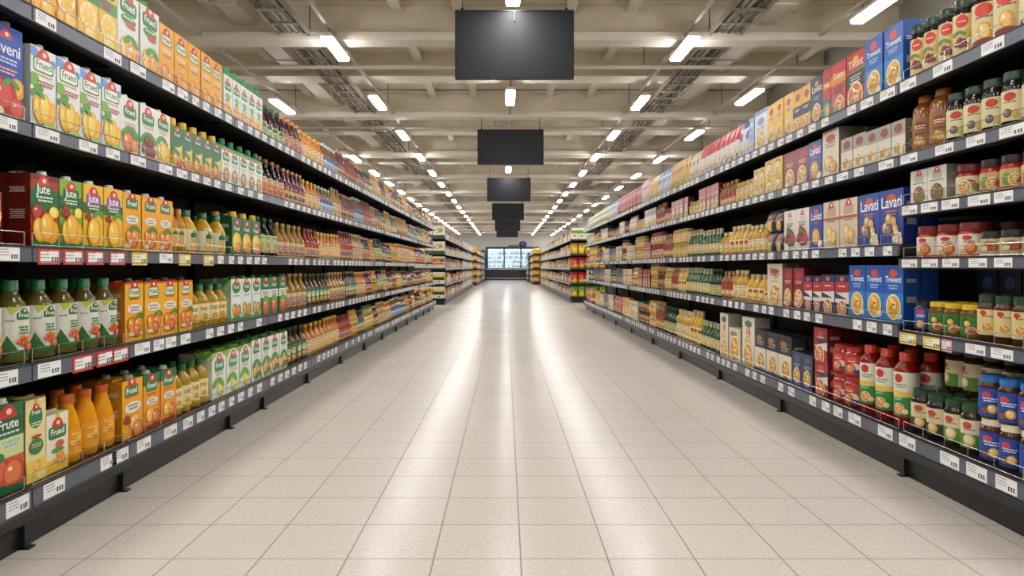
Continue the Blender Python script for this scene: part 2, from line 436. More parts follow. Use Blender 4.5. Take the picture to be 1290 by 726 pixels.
sku('yellow_juice', *CA, 'yellow carton with green banner', 'yellow mango cartons', bg='ecc228', side='c89a1c', top='d9ae22', cap='dfe3da', capx=.1,
    art=[('b', .56, .72, '1f6c36'), ('m', 0, .8, .66, 'd8432e', '8d5aa0', 'Jute'), ('s', 0, .66, .6, 'e9f0dc', 2), ('l', .25, .55, .3, '5d9c34'), ('k', -.3, .5, .16, '9c2a22', 'c44436'), ('b', 0, .07, '2f7c35'),
         ('o', 0, .27, .36, .22, 'f1a71e', 'fbd04c', .05)])
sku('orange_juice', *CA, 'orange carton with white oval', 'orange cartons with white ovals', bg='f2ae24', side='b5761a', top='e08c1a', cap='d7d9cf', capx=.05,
    art=[('m', 0, .86, .6, RED, '2c7f3a', 'Frued'), ('s', 0, .73, .5, 'c35a20', 1), ('e', 0, .55, .34, .075, 'eee9dc'), ('s', 0, .56, .44, '8c8aa0', 2),
         ('o', -.16, .27, .22, .13, 'd9702a', 'ec9a48', .4), ('o', .16, .25, .24, .14, 'dd7a2c', 'efa550', -.4), ('o', .0, .15, .3, .09, 'c9572a', 'e58a44', 0), ('l', .1, .4, .3, '5a8a34'), ('e', -.3, .1, .16, .04, 'f4e2ba')])
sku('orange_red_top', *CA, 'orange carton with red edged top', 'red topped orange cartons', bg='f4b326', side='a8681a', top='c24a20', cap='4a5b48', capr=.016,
    art=[('b', .965, 1, 'd2502a'), ('m', 0, .86, .56, RED, '2c7f3a', 'Frued', 'e9eccf'), ('s', 0, .70, .5, 'b5551c', 1), ('e', 0, .55, .4, .08, 'efe8d8'), ('s', 0, .56, .52, '9a8f84', 2),
         ('o', -.15, .27, .24, .15, 'd9651e', 'ee9440', .4), ('o', .17, .26, .25, .15, 'dd701e', 'f0a046', -.3), ('e', 0, .13, .4, .05, 'f3dcae'), ('f', .1, .18, .2, 'd0561e', 'e88838'), ('l', .28, .42, .24, '5a8a34')])
sku('gold_green', *CA, 'green carton with gold cap', 'green cartons with gold caps', bg='1f6b35', side='16502a', top='1a5a2e', cap='d9b84a', style='slope', front=.86, bodyfrac=.9, capr=.022,
    art=[('m', 0, .76, .62, RED, '155a2c', 'Frued'), ('o', 0, .36, .46, .26, 'e9c02a', 'f3d650', 0), ('f', .16, .2, .26, 'd4582c', 'ea8a4c'), ('b', 0, .08, '175a30')])
sku('white_grove', *CA, 'white carton with papaya halves', 'white papaya cartons', bg='e9eee6', side='9db894', top='4f9a48', cap='2f8a46', capr=.018,
    art=[('e', 0, .80, .4, .15, '3c8a3e'), ('m', 0, .84, .56, 'd44430', '2c7f3a', 'Frued'), ('s', 0, .58, .6, '8c94b0', 1), ('o', -.16, .24, .22, .18, '3f8a3a', 'f0a030', .3), ('o', .2, .22, .22, .17, '4c9a3e', 'ef8a3c', -.3), ('b', 0, .07, '4e9a44')])
sku('green_grapefruit', *CA, 'green carton with white middle band', 'green and white cartons', bg='2b7c3e', side='1e5c2e', top='236a34', cap='236a34', capr=.018,
    art=[('b', .46, .68, 'e9ece2'), ('m', 0, .84, .6, 'cf4a3a', '1c5c2c', 'Frued'), ('s', 0, .6, .7, '7c8a74', 2), ('f', 0, .24, .36, 'c84a2a', 'e5763e'), ('l', 0, .42, .4, '5da644')])
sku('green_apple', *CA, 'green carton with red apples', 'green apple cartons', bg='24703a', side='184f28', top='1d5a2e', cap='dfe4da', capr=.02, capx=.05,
    art=[('m', .05, .80, .72, RED, '1a5a2e', 'Frute'), ('s', .1, .66, .6, 'dbe6d2', 1), ('b', .4, .62, 'ccd9a0'), ('s', .12, .56, .5, '9bb6c8', 2), ('b', .12, .4, 'cf5a2c'), ('f', -.2, .26, .3, 'c0392a', 'de6a44'), ('f', .2, .2, .34, 'c8432c', 'e57a44'), ('e', -.28, .42, .2, .06, '2f8038'), ('e', 0, .03, .5, .05, '1d6a34')])
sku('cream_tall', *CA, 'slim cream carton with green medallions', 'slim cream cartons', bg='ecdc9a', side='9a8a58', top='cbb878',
    art=[('r', -.08, .9, .08, 1, 'e5b92c'), ('e', 0, .77, .34, .13, '2c7a3a'), ('m', 0, .85, .5, RED, '2c7a3a', 'Frute'), ('s', 0, .70, .5, 'e8efd8', 2), ('e', 0, .54, .26, .02, 'b23a28'), ('e', 0, .42, .34, .1, '2f8040'), ('s', 0, .44, .5, 'e0c0a8', 2),
         ('b', 0, .26, 'f0cf58'), ('f', .0, .18, .2, 'e0a03a', 'f0c468'), ('e', .2, .06, .24, .04, 'f7e7a4')])
sku('cream_short', *CA, 'short cream carton with yellow base', 'short cream cartons', bg='ece6d0', side='a89e84', top='d6ccae',
    art=[('r', -.1, .92, .1, 1, 'e5b92c'), ('m', 0, .72, .72, RED, '2c7a3a', 'Frued'), ('e', .1, .46, .2, .07, 'cc5a3a'), ('e', 0, .36, .3, .05, '5a9a44'), ('b', 0, .22, 'f0c43c'), ('k', .1, .2, .26, 'e0952c', 'f3c258')])
sku('lime_carton', *CA, 'white carton with lime green corners', 'lime cornered cartons', bg='e9ede2', side='cfd8c2', top='8fba3a', cap='3a7c44', capr=.017,
    art=[('g', -.5, 1, -.1, 1, -.5, .82, '9cc63c'), ('g', .5, 1, .1, 1, .5, .86, '8bba38'), ('m', 0, .76, .6, 'cc5a6a', '3c8a44', 'Frued'), ('s', 0, .55, .6, '9ab08c', 2), ('f', .1, .2, .26, 'dfd04a', 'efe68a'), ('l', -.1, .34, .4, '6aae3c')])
sku('white_carrot', *CA, 'white carton with orange papayas', 'white papaya juice cartons', bg='ecefe8', side='a8b4a0', top='4f9a48', cap='2f8a46', capr=.017,
    art=[('m', 0, .82, .6, 'd44430', '2c7f3a', 'Frued'), ('s', 0, .62, .5, 'aab49c', 2), ('o', -.14, .24, .2, .2, 'e8842c', 'f4ae58', .35), ('o', .2, .22, .2, .17, 'e4782a', 'f2a04c', -.3), ('l', 0, .42, .44, '4f9636'), ('l', .2, .12, .4, '3f8a34')])
sku('yellow_oval', *CA, 'yellow carton with pale oval', 'yellow cartons with pale ovals', bg='efab22', side='b88018', top='d08c1a', cap='cfd2c8', capx=.1,
    art=[('m', -.05, .85, .6, RED, '2c7f3a', 'Frued'), ('s', 0, .7, .6, 'b5551c', 1), ('e', 0, .52, .4, .1, 'efe6d0'), ('s', 0, .54, .5, '7c7a94', 2), ('o', .1, .26, .3, .14, 'eda02a', 'f6c860', .2), ('k', -.3, .32, .16, '8a2a30', 'b0504a'), ('f', .2, .12, .24, 'd06a2a', 'e89a4c')])
sku('green_cap_orange', *CA, 'orange carton with dark green top', 'green topped orange cartons', bg='ee9c22', side='1d5a30', top='1d5a30', cap='d7d9cf',
    art=[('b', .8, 1, '226a38'), ('m', 0, .82, .62, RED, '2c7f3a', 'Frued'), ('s', 0, .62, .6, 'c2402a', 1), ('e', 0, .5, .34, .07, 'efe6d0'), ('s', 0, .51, .44, '7c7a94', 2), ('o', -.1, .26, .3, .13, 'efa424', 'f8cc5c', .2), ('f', .2, .2, .24, 'd55a28', 'ec8a44'), ('b', 0, .08, '9a3c22')])

BO = ('bottle', 'juice_bottle', 'bottle')
FL = [('m', .0, .72, .4, RED, GRN, ''), ('s', 0, .5, .5, '8a8474', 2)]
def fr(c, l): return [('f', -.08, .22, .16, c, l), ('f', .12, .18, .14, c, l), ('l', 0, .36, .2, '4f9636')]
sku('smoothie', *BO, 'brown green smoothie bottle', 'smoothie bottles', shape='juice', body='625826', cap='1f7a45', label=(.10, .68, 'dcdccf'),
    art=[('b', 0, .1, '2f6e2c'), ('g', -.5, 0, .05, 0, -.28, .42, '2f6e2c'), ('g', -.3, 1, .1, 1, -.2, .84, 'b9c43c'), ('m', .14, .84, .36, '3d7a3c', '2c6c38', 'Frou'), ('s', -.22, .7, .2, '8f968a', 1), ('s', .14, .56, .3, '3c8a44', 3), ('k', .1, .28, .17, 'c8502c', 'e58c5a'), ('f', .26, .16, .12, 'c23a2c', 'de6a4c'), ('e', .26, .36, .08, .05, 'e9a23a')])
sku('red_punch', *BO, 'red punch bottle with green cap', 'red punch bottles', shape='juice', body='7a1d16', cap='2a7a44', label=(.22, .62, 'd8552a'),
    art=[('b', .78, 1, 'c93a28'), ('e', .1, .8, .16, .12, 'e9efe2'), ('e', .1, .8, .12, .09, '2f6e8a'), ('b', .3, .42, 'efd9c0'), ('h', -.05, .22, .22, 'ef8a22', 'f5a94c'), ('h', .22, .3, .18, 'ef8a22', 'f5a94c')])
sku('orange_carafe', *BO, 'orange juice bottle with orange cap', 'orange juice bottles', shape='carafe', body='e79a12', cap='d9641a', label=(.12, .50, 'eba31c'),
    art=[('s', .02, .78, .3, 'f7d58a', 1), ('e', .12, .6, .12, .14, 'f2c64c'), ('k', .1, .4, .12, 'd9761a', 'f5c45c'), ('s', -.1, .5, .2, 'f9e2a8', 2)])
sku('yellow_round', *BO, 'round yellow juice bottle', 'round yellow bottles', shape='round', body='c99a1c', cap='1f6a3c', label=(.10, .56, 'e6dcb4'),
    art=[('m', .05, .76, .36, '3d7a3c', '2c6c38', ''), ('s', .05, .5, .4, '8f8a5a', 2), ('f', -.05, .25, .16, 'e0a82a', 'f2cf5a'), ('f', .18, .2, .13, 'd98a2a', 'edb45a')])
sku('yellow_green_cap', *BO, 'yellow juice bottle with green cap', 'yellow bottles with green caps', shape='juice', body='a8861a', cap='1f6a3c', label=(.14, .56, 'e9dfae'),
    art=[('e', .1, .7, .14, .16, 'e7b92c'), ('s', -.08, .72, .3, '7a7448', 2), ('k', 0, .26, .17, 'd99a2a', 'f0c860'), ('b', 0, .08, 'dcb43a')])
sku('amber_small', *BO, 'small amber juice bottle', 'small amber bottles', shape='juice', body='b9821a', cap='c98a2a', label=(.16, .56, 'e8cf8c'),
    art=[('f', 0, .3, .2, 'd97c2a', 'efae5a'), ('m', 0, .75, .36, RED, GRN, ''), ('s', 0, .5, .4, '8a7a4a', 1)])
SY = ('bottle', 'syrup_bottle', 'bottle')
sku('wine_green', *SY, 'dark bottle with green cap', 'dark bottles with green caps', shape='slim', body='25161c', cap='24583a', label=(.08, .46, 'd9d6ba'),
    art=[('m', 0, .8, .36, RED, GRN, ''), ('s', 0, .55, .4, '77804e', 2), ('f', 0, .22, .16, '5c8a3a', '9ab85a')])
sku('wine_orange', *SY, 'dark red bottle with orange cap', 'dark red bottles with orange caps', shape='slim', body='35110f', cap='d07a2c', label=(.10, .50, 'd9bf9a'),
    art=[('b', .7, 1, 'c98a62'), ('s', 0, .55, .5, '7a4a34', 2), ('f', 0, .26, .18, '9c3a2a', 'c9684a')])
sku('cola_dark', *SY, 'black bottle with orange label', 'black bottles with orange labels', shape='slim', body='1c1210', cap='b9824a', label=(.10, .50, 'd99a6a'),
    art=[('b', .72, 1, 'd9c6a8'), ('f', 0, .34, .2, 'b5482a', 'd9784a'), ('s', 0, .84, .4, '6a3a2a', 1)])
sku('grape_purple', *SY, 'purple red bottle with beige cap', 'purple red bottles', shape='slim', body='5a1c24', cap='c79a62', label=(.10, .48, 'd8b77a'),
    art=[('b', .72, 1, '8a3a3c'), ('k', 0, .3, .2, '6a2a44', '9c5a74'), ('s', 0, .85, .4, 'e8d2a0', 1)])
sku('black_green', *SY, 'black bottle with pale green label', 'black bottles with pale green labels', shape='slim', body='141a12', cap='1f5a34', label=(.12, .56, 'c9cf9c'),
    art=[('s', 0, .85, .4, '5c7a3c', 2), ('f', 0, .45, .14, '7a9a3c', 'aac46a'), ('f', .03, .2, .15, 'c2552c', 'dd8a4c')])
SW = ('bottle', 'soda_bottle', 'bottle')
sku('clear_gold', *SW, 'golden bottle with beige cap', 'golden bottles', shape='slim', body='9a7026', cap='b8925a', label=(.08, .46, 'c2a06a'),
    art=[('b', .74, 1, 'd9c49a'), ('f', 0, .4, .2, '8a5a74', 'b98a94'), ('s', 0, .14, .4, '7a5a3a', 1)])
sku('pale_gold', *SW, 'pale gold bottle with cream label', 'pale gold bottles', shape='slim', body='a87c34', cap='c2a068', label=(.08, .48, 'd9c8a2'),
    art=[('f', 0, .4, .18, 'c98a3c', 'e0b46c'), ('s', 0, .8, .5, '8a7454', 2)])
sku('orange_slim', *SW, 'orange bottle with yellow cap', 'orange bottles with yellow caps', shape='slim', body='c07a1c', cap='d8aa48', label=(.10, .50, 'e3cfa0'),
    art=[('f', 0, .36, .2, 'e08a2a', 'f2bc5a'), ('s', 0, .8, .5, '6a7a94', 1), ('b', 0, .1, '8fa6c0')])
sku('red_slim', *SW, 'red orange bottle with brown cap', 'red orange bottles', shape='slim', body='8a3216', cap='6a3220', label=(.10, .50, 'd9b06a'),
    art=[('b', .7, 1, 'b5402a'), ('f', 0, .36, .2, '5a3a6a', '8a6a94'), ('s', 0, .14, .4, '7a5a3a', 1)])
sku('brown_green', *SY, 'brown bottle with green label', 'brown bottles with green labels', shape='slim', body='4a3216', cap='2f5a30', label=(.10, .54, '4c7a4c'),
    art=[('e', 0, .6, .2, .2, 'dcd8b4'), ('s', 0, .64, .3, '4c5a3a', 1), ('f', 0, .2, .16, 'd2862c', 'e9b05a')])
sku('blue_white', *SW, 'amber bottle with blue and white label', 'amber bottles with blue labels', shape='slim', body='7a5626', cap='c2c9ce', label=(.10, .52, 'cdd6dc'),
    art=[('b', .7, 1, '3f6aa8'), ('f', 0, .36, .18, '5a8ab8', 'a4c4dc'), ('s', 0, .14, .5, '6a7a94', 1)])
SA = ('bottle', 'sauce_bottle', 'bottle')
sku('tomato_tall', *SA, 'red juice bottle with green label', 'tall red bottles', shape='tall', body='8c1f16', cap='d9402a', label=(.14, .74, 'e4e2d2'),
    art=[('b', 0, .46, '2f8a3a'), ('b', .44, .56, 'e9c654'), ('e', -.06, .86, .17, .1, 'c93a30'), ('s', .0, .7, .5, '8a8a7a', 2), ('s', -.06, .42, .4, 'bfe0b0', 2), ('p', -.02, .17, .2, 'e08a3c', 'f2b46a'), ('e', .2, .12, .1, .06, 'f0d8b0')])
sku('brown_sauce', *SA, 'brown sauce bottle with orange cap', 'brown sauce bottles', shape='tall', body='8a5420', cap='a5682c', label=(.10, .62, '9a6830'),
    art=[('e', 0, .72, .24, .14, '8a3a34'), ('s', 0, .7, .4, 'e3d2b8', 2), ('s', 0, .45, .4, '6a2a34', 1), ('k', 0, .22, .2, 'd2a45c', 'edcf94')])
sku('oil_gold', 'bottle', 'oil_bottle', 'bottle', 'golden oil bottle with white label', 'golden oil bottles', shape='juice', body='c39a3c', cap='d8c590', label=(.12, .5, 'e6dcc0'),
    art=[('s', 0, .8, .5, '8a7a4a', 1), ('f', 0, .36, .2, 'd9a03a', 'efcf7a')])
sku('oil_yellow', 'bottle', 'oil_bottle', 'bottle', 'yellow oil bottle with pale cap', 'yellow oil bottles', shape='round', body='d0a83c', cap='cdbb8a', label=(.1, .52, 'e9d9a4'),
    art=[('e', 0, .72, .18, .14, 'b5482a'), ('f', 0, .34, .22, 'dba53c', 'f2d27a')])
sku('oil_green', 'bottle', 'oil_bottle', 'bottle', 'green oil bottle with pale top', 'green oil bottles', shape='slim', body='3c5a2a', cap='b8b48c', label=(.08, .46, 'dcd3ac'), neck=(.36, .78, .34, .9, 'cfc8a4'),
    art=[('s', 0, .82, .5, '4c6a3a', 1), ('f', 0, .4, .2, 'd8a43c', 'eccc7a'), ('b', 0, .12, '2f6a34')])
sku('oil_dark', 'bottle', 'oil_bottle', 'bottle', 'dark green oil bottle', 'dark green oil bottles', shape='slim', body='1c3420', cap='24482c', label=(.08, .44, 'c4c08a'),
    art=[('f', 0, .4, .2, '8a9a3c', 'bcc66a'), ('s', 0, .82, .5, '4c5a3a', 1)])
sku('oil_red', 'bottle', 'oil_bottle', 'bottle', 'amber dressing bottle with red label', 'amber dressing bottles', shape='juice', body='8a5a2a', cap='a8783c', label=(.1, .52, 'c08a5a'),
    art=[('b', .6, 1, 'a83a2a'), ('f', 0, .3, .2, 'd9a85a', 'efd09a')])
JA = ('bottle', 'sauce_jar', 'jar')
J = dict(bodyname='jar', capname='lid')
sku('jar_black_cream', *JA, 'dark jar with cream label', 'dark jars with cream labels', shape='jar', body='1c1410', cap='24422e', label=(.14, .66, 'ddd2a2'), **J,
    art=[('e', -.02, .8, .2, .14, 'c23a30'), ('s', 0, .6, .4, '6a7a44', 1), ('f', -.08, .26, .15, '4a3a4c', '7a6a74'), ('e', .16, .2, .12, .14, 'c9ad62')])
sku('jar_pickle_red', *JA, 'dark jar with red topped label', 'dark jars with red labels', shape='jar', body='2a1410', cap='20382a', label=(.1, .74, 'd8c68c'), **J,
    art=[('e', 0, .82, .24, .16, 'cf3a30'), ('s', 0, .8, .3, 'f2d8c4', 1), ('k', -.02, .26, .26, '7c2a26', 'a8483c'), ('e', .2, .5, .12, .08, 'd2b43c'), ('l', -.1, .52, .26, '6a8a3c')])
sku('jar_pickle_yellow', *JA, 'dark jar with red and yellow label', 'dark jars with red and yellow labels', shape='jar', body='3a1612', cap='2c2622', label=(.06, .76, 'e0d0a0'), **J,
    art=[('e', -.03, .84, .26, .15, 'd0402e'), ('s', 0, .66, .5, '8a5a3a', 1), ('o', .02, .36, .2, .2, 'dfa53c', 'f2cc72', .2), ('e', 0, .1, .4, .1, '8c2420')])
sku('jar_red_flat', *JA, 'flat red jar with gold label', 'flat red jars', shape='lowjar', body='9c1f18', cap='7a1c18', label=(.08, .64, 'd8cda6'), **J,
    art=[('e', 0, .6, .2, .22, 'b0302a'), ('p', -.12, .45, .2, 'd8a44a', 'efca7c'), ('e', .22, .4, .14, .2, '6f8a3a'), ('b', 0, .1, 'a8281f')])
sku('jar_red_dark_lid', *JA, 'flat red jar with dark lid', 'flat red jars with dark lids', shape='lowjar', body='a82a1e', cap='3a2622', label=(.08, .62, 'cfae72'), **J,
    art=[('e', -.16, .5, .18, .3, '7f9a44'), ('p', .08, .45, .2, 'dba64c', 'efcf84'), ('k', .26, .4, .14, 'a8342a', 'd0604a'), ('b', 0, .12, '8c2018')])
sku('jar_tomato', *JA, 'red jar with white label', 'red jars with white labels', shape='lowjar', body='a8261a', cap='85322a', label=(.1, .66, 'e5ddcc'), **J,
    art=[('e', -.1, .82, .14, .12, 'c93a30'), ('s', -.05, .6, .3, '9a8a7a', 1), ('f', .0, .3, .17, 'c8502c', 'e9904c'), ('e', -.24, .14, .12, .12, 'd9b45a')])
sku('jar_low', *JA, 'low jar with mixed vegetables label', 'low mixed vegetable jars', shape='lowjar', body='4c2a22', cap='2e3a2e', label=(.08, .7, 'c9b78c'), **J,
    art=[('e', 0, .55, .3, .3, '7c8a4c'), ('k', .08, .5, .18, 'b5442c', 'd9745a'), ('e', -.14, .4, .12, .16, 'e0d4a8')])
sku('jar_blue_label', *JA, 'dark jar with blue label', 'dark jars with blue labels', shape='jar', body='2a2018', cap='22262a', label=(.1, .76, '2a4c9a'), **J,
    art=[('e', 0, .82, .18, .1, 'c84a3c'), ('s', 0, .64, .4, 'e0e4f0', 2), ('f', 0, .24, .2, 'c98a3c', 'e5bc72')])
sku('jar_yellow_lid', *JA, 'green labelled jar with yellow lid', 'jars with yellow lids', shape='jar', body='6a4a1e', cap='e0bc2c', label=(.1, .66, '3f7a34'), **J,
    art=[('e', -.1, .6, .2, .3, '2c6030'), ('f', -.08, .62, .12, 'd9942c', 'efc25a'), ('e', .05, .28, .2, .2, 'd9c79a'), ('k', .08, .25, .15, 'c24a34', 'dd7a5c')])
sku('jar_brown', *JA, 'brown jar with cream and yellow label', 'brown sauce jars', shape='jar', body='4c2c12', cap='2a4632', label=(.16, .70, 'ddc98c'), **J,
    art=[('b', .72, 1, 'e0cf9a'), ('e', -.12, .86, .14, .1, 'c23a30'), ('s', .06, .72, .4, '7a5a34', 1), ('p', .02, .3, .2, 'd28a34', 'e9b462')])
sku('jar_brown_green', *JA, 'brown jar with green label', 'brown jars with green labels', shape='jar', body='33200f', cap='23442c', label=(.12, .70, 'd9d0ac'), **J,
    art=[('b', 0, .5, '5f8a3a'), ('e', -.08, .8, .16, .12, 'c64438'), ('s', 0, .64, .4, '8a8460', 1), ('f', -.02, .3, .2, 'd9c27a', 'efe4b4')])
sku('jar_black_green', *JA, 'black jar with dark green label', 'black jars with dark green labels', shape='jar', body='1c1410', cap='22402c', label=(.12, .70, 'd6cba4'), **J,
    art=[('b', 0, .42, '2a4a34'), ('e', -.08, .8, .16, .12, 'c64438'), ('s', 0, .62, .4, '8a8460', 1), ('f', -.05, .26, .18, 'd9a860', 'efd49a')])
sku('jar_blue_lid', *JA, 'blue labelled jar with blue lid', 'blue lidded spread jars', shape='jar', body='45260f', cap='2f7ac8', label=(.06, .70, '22489c'), **J,
    art=[('e', -.1, .76, .16, .12, 'c8485c'), ('s', .02, .62, .5, 'e2e8f4', 2), ('f', .1, .28, .16, 'd9a23c', 'efcf7c'), ('e', -.14, .2, .12, .1, '8a5a2c')])
sku('jar_cream_lid', *JA, 'blue labelled jar with cream lid', 'cream lidded spread jars', shape='jar', body='45260f', cap='e3dcc2', label=(.06, .70, '22489c'), **J,
    art=[('e', -.1, .76, .16, .12, 'c8485c'), ('s', .02, .62, .5, 'e2e8f4', 2), ('f', .1, .28, .16, 'd9a23c', 'efcf7c'), ('e', -.14, .2, .12, .1, '8a5a2c')])
sku('jar_red_pack', *JA, 'red jar with flowery label', 'red flowery jars', shape='jar', body='a02a20', cap='b03428', label=(.08, .72, 'b5372c'), **J,
    art=[('e', 0, .8, .2, .12, 'dd5a4c'), ('s', 0, .66, .3, 'f0d8cc', 1), ('e', .1, .34, .26, .26, 'e4dcd0'), ('f', -.04, .3, .2, 'c9563c', 'e2946a'), ('e', .2, .16, .14, .12, '3a4a8a')])
sku('jar_gold', *JA, 'gold jar with cream label', 'gold jars', shape='jar', body='b98a3c', cap='c2a052', label=(.1, .7, 'e3d3a0'), **J,
    art=[('f', 0, .36, .22, 'd99a34', 'efc86a'), ('s', 0, .8, .5, '8a6a3a', 1)])
sku('jar_green_white', *JA, 'green jar with white lid', 'green jars with white lids', shape='jar', body='2f5a34', cap='d6d3b8', label=(.1, .66, 'd9dcc0'), **J,
    art=[('b', 0, .3, '3c7a3c'), ('f', 0, .5, .2, 'd29a3c', 'e9c272'), ('s', 0, .86, .5, '4c6a4c', 1)])

PX = ('packet', 'pasta_box', 'box')
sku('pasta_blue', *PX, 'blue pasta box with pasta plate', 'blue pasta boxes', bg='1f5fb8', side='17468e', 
    art=[('b', 0, .5, '2f86cf'), ('e', .0, .86, .2, .07, 'd8502c'), ('t', 'Trevent', 0, .70, .82, 'f2f6fb'), ('s', 0, .63, .5, 'a8c8ee', 2), ('p', .02, .27, .38, 'e7b64c', 'd99a2c'), ('e', .32, .12, .14, .05, 'f0ead8'), ('b', 0, .04, '1d58a8')])
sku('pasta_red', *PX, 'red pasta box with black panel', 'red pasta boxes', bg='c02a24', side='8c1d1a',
    art=[('e', 0, .87, .16, .06, 'e9b63c'), ('t', 'Tivunt', 0, .73, .8, 'f5e6dc'), ('b', .36, .64, '2c2c2a'), ('g', -.5, .64, .5, .72, .5, .64, '5a8a34'), ('s', 0, .56, .6, 'cfcabc', 3), ('p', 0, .2, .42, 'd9653c', 'efb070'), ('b', 0, .05, 'a8201c')])
sku('pasta_red_orange', *PX, 'red box with orange flame band', 'red and orange boxes', bg='bf2f26', side='7c1a18',
    art=[('b', .6, .78, 'e08a2c'), ('t', 'Telon', 0, .7, .7, 'f8e6c4'), ('b', .86, .96, 'c83a28'), ('s', 0, .52, .6, '2c1a18', 3), ('p', .1, .18, .34, 'd9653c', 'e9c08a'), ('e', -.2, .12, .2, .06, '6a8a3c')])
sku('pasta_red_green', *PX, 'red box with green leaf corner', 'red and green boxes', bg='b52b24', side='7c1a18',
    art=[('b', .62, .74, 'dd8a34'), ('t', 'Telon', 0, .65, .7, 'f8e6c4'), ('b', .0, .42, '2c6a6a'), ('e', 0, .2, .4, .15, '8aa03c'), ('p', .1, .18, .26, 'd9a23c', 'e9c98a')])
sku('pasta_navy', *PX, 'navy pasta box with pasta plate', 'navy pasta boxes', bg='1d2c58', side='141e3e',
    art=[('e', 0, .86, .16, .06, 'dd9a3c'), ('t', 'Lavati', 0, .7, .8, 'e9e4d8'), ('s', 0, .58, .5, '9aa6c8', 2), ('p', 0, .27, .36, 'dba74c', 'c98a34'), ('b', 0, .05, 'd2a23c')])
sku('noodle_yellow_navy', *PX, 'yellow box with navy band', 'yellow boxes with navy bands', bg='e2b42c', side='a88420',
    art=[('e', .05, .82, .26, .09, 'b5472c'), ('b', .38, .62, '2c2c4a'), ('s', 0, .54, .6, 'e0d8c4', 2), ('p', 0, .2, .36, 'd98a3c', 'efc47a')])
sku('noodle_yellow', *PX, 'yellow box with red emblem', 'yellow noodle boxes', bg='eabf34', side='d2a426', top='d9ac2c',
    art=[('e', 0, .82, .24, .08, 'c24a34'), ('s', 0, .66, .6, '7a6a8a', 2), ('p', .05, .3, .34, 'e9c25a', 'd9983c'), ('e', -.25, .14, .16, .06, '9a5a8a')])
sku('noodle_white', *PX, 'white box with blue corner', 'white noodle boxes', bg='e3e6ec', side='b9c2d8', top='3a5aa8',
    art=[('b', .9, 1, '7c9ad8'), ('e', 0, .72, .26, .09, '8a9ad0'), ('s', 0, .55, .6, 'a89a8a', 2), ('p', .0, .24, .36, 'e0b24c', 'eccf8c')])
sku('noodle_lightblue', *PX, 'light blue box with pasta picture', 'light blue boxes', bg='86aede', side='5f86c0',
    art=[('e', 0, .8, .24, .08, 'e3e9f4'), ('s', 0, .6, .6, 'e3e9f4', 2), ('p', .0, .26, .36, 'e0b24c', 'eccf8c')])
sku('biscuit_cream', *PX, 'cream biscuit box', 'cream biscuit boxes', bg='d9cfba', side='8a8272', top='8f8878',
    art=[('e', 0, .82, .3, .08, 'b5564a'), ('s', 0, .7, .6, '9a6a5a', 2), ('o', -.1, .3, .28, .16, 'd2a05a', 'e9c78a', .3), ('o', .18, .22, .24, .12, 'c98f48', 'e0b878', -.2), ('e', -.25, .1, .2, .05, 'efe4cc')])
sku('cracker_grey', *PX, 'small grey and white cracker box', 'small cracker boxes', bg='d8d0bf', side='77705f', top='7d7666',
    art=[('b', .62, 1, 'a39c8e'), ('e', 0, .8, .3, .12, '8a3a38'), ('p', -.1, .3, .28, 'd9b26a', 'c9964c'), ('o', .22, .2, .2, .1, 'e0bc7a', 'efd6a4', .3)])
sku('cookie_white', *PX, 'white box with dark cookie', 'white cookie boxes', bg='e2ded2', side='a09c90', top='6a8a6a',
    art=[('m', 0, .8, .46, 'cc4438', 'b9b4a4', ''), ('s', 0, .6, .7, '7a7a84', 1), ('f', 0, .28, .32, '8a4a2c', 'b0703f'), ('k', .08, .26, .26, '6a8a3a', 'c24a34')])
sku('berry_white', *PX, 'white box with chocolate balls', 'white chocolate ball boxes', bg='e4e2da', side='b0aea4',
    art=[('m', 0, .82, .4, 'cc4438', 'd2cec2', ''), ('s', 0, .66, .6, '8a7a7a', 2), ('k', -.02, .32, .42, '6a3a28', 'a0623c'), ('k', .28, .3, .2, 'b52f44', 'd8607a'), ('e', .1, .46, .2, .03, '5f8a3a')])
sku('cookie_blue', *PX, 'blue cookie box', 'blue cookie boxes', bg='27479c', side='1b3274',
    art=[('e', 0, .84, .18, .08, 'd05a30'), ('t', 'Lavati', 0, .68, .82, 'f0f2f8'), ('s', 0, .6, .4, 'c86a5a', 1), ('f', -.02, .3, .32, 'c98f3c', 'e3b968'), ('o', .3, .14, .18, .08, 'efe2c4', 'f8f0dc', .3)])
sku('snack_blue', *PX, 'big blue box with popcorn', 'blue popcorn boxes', bg='27489e', side='1c357c',
    art=[('e', 0, .84, .2, .08, 'd05a30'), ('t', 'Lavati', 0, .68, .86, 'f0f2f8'), ('s', 0, .6, .5, 'c86a5a', 2), ('k', -.02, .34, .34, 'd0a45c', 'efd8a4'), ('k', .3, .12, .22, 'e5d7b8', 'f5ecd6'), ('f', -.06, .28, .16, '5a4a5a', '8a7a7a')])
sku('chips_cream', *PX, 'cream box with golden chips', 'cream chips boxes', bg='d5ccb4', side='9a927c',
    art=[('m', 0, .82, .5, 'c44438', 'c9a48a', ''), ('b', .6, .66, 'b5564a'), ('s', 0, .56, .5, '8a7a6a', 1), ('o', -.08, .3, .2, .2, 'd9ae5a', 'efd090', .2), ('o', .16, .24, .2, .16, 'd2a24c', 'e9c680', -.3)])
sku('spice_red', *PX, 'dark red box with food picture', 'dark red boxes', bg='8c2426', side='5c1618',
    art=[('e', 0, .82, .3, .1, 'b5343a'), ('s', 0, .66, .6, 'e3c4b0', 2), ('p', .0, .26, .38, 'd9a25c', 'efcf9a'), ('e', -.2, .12, .2, .06, 'e6ddc8')])
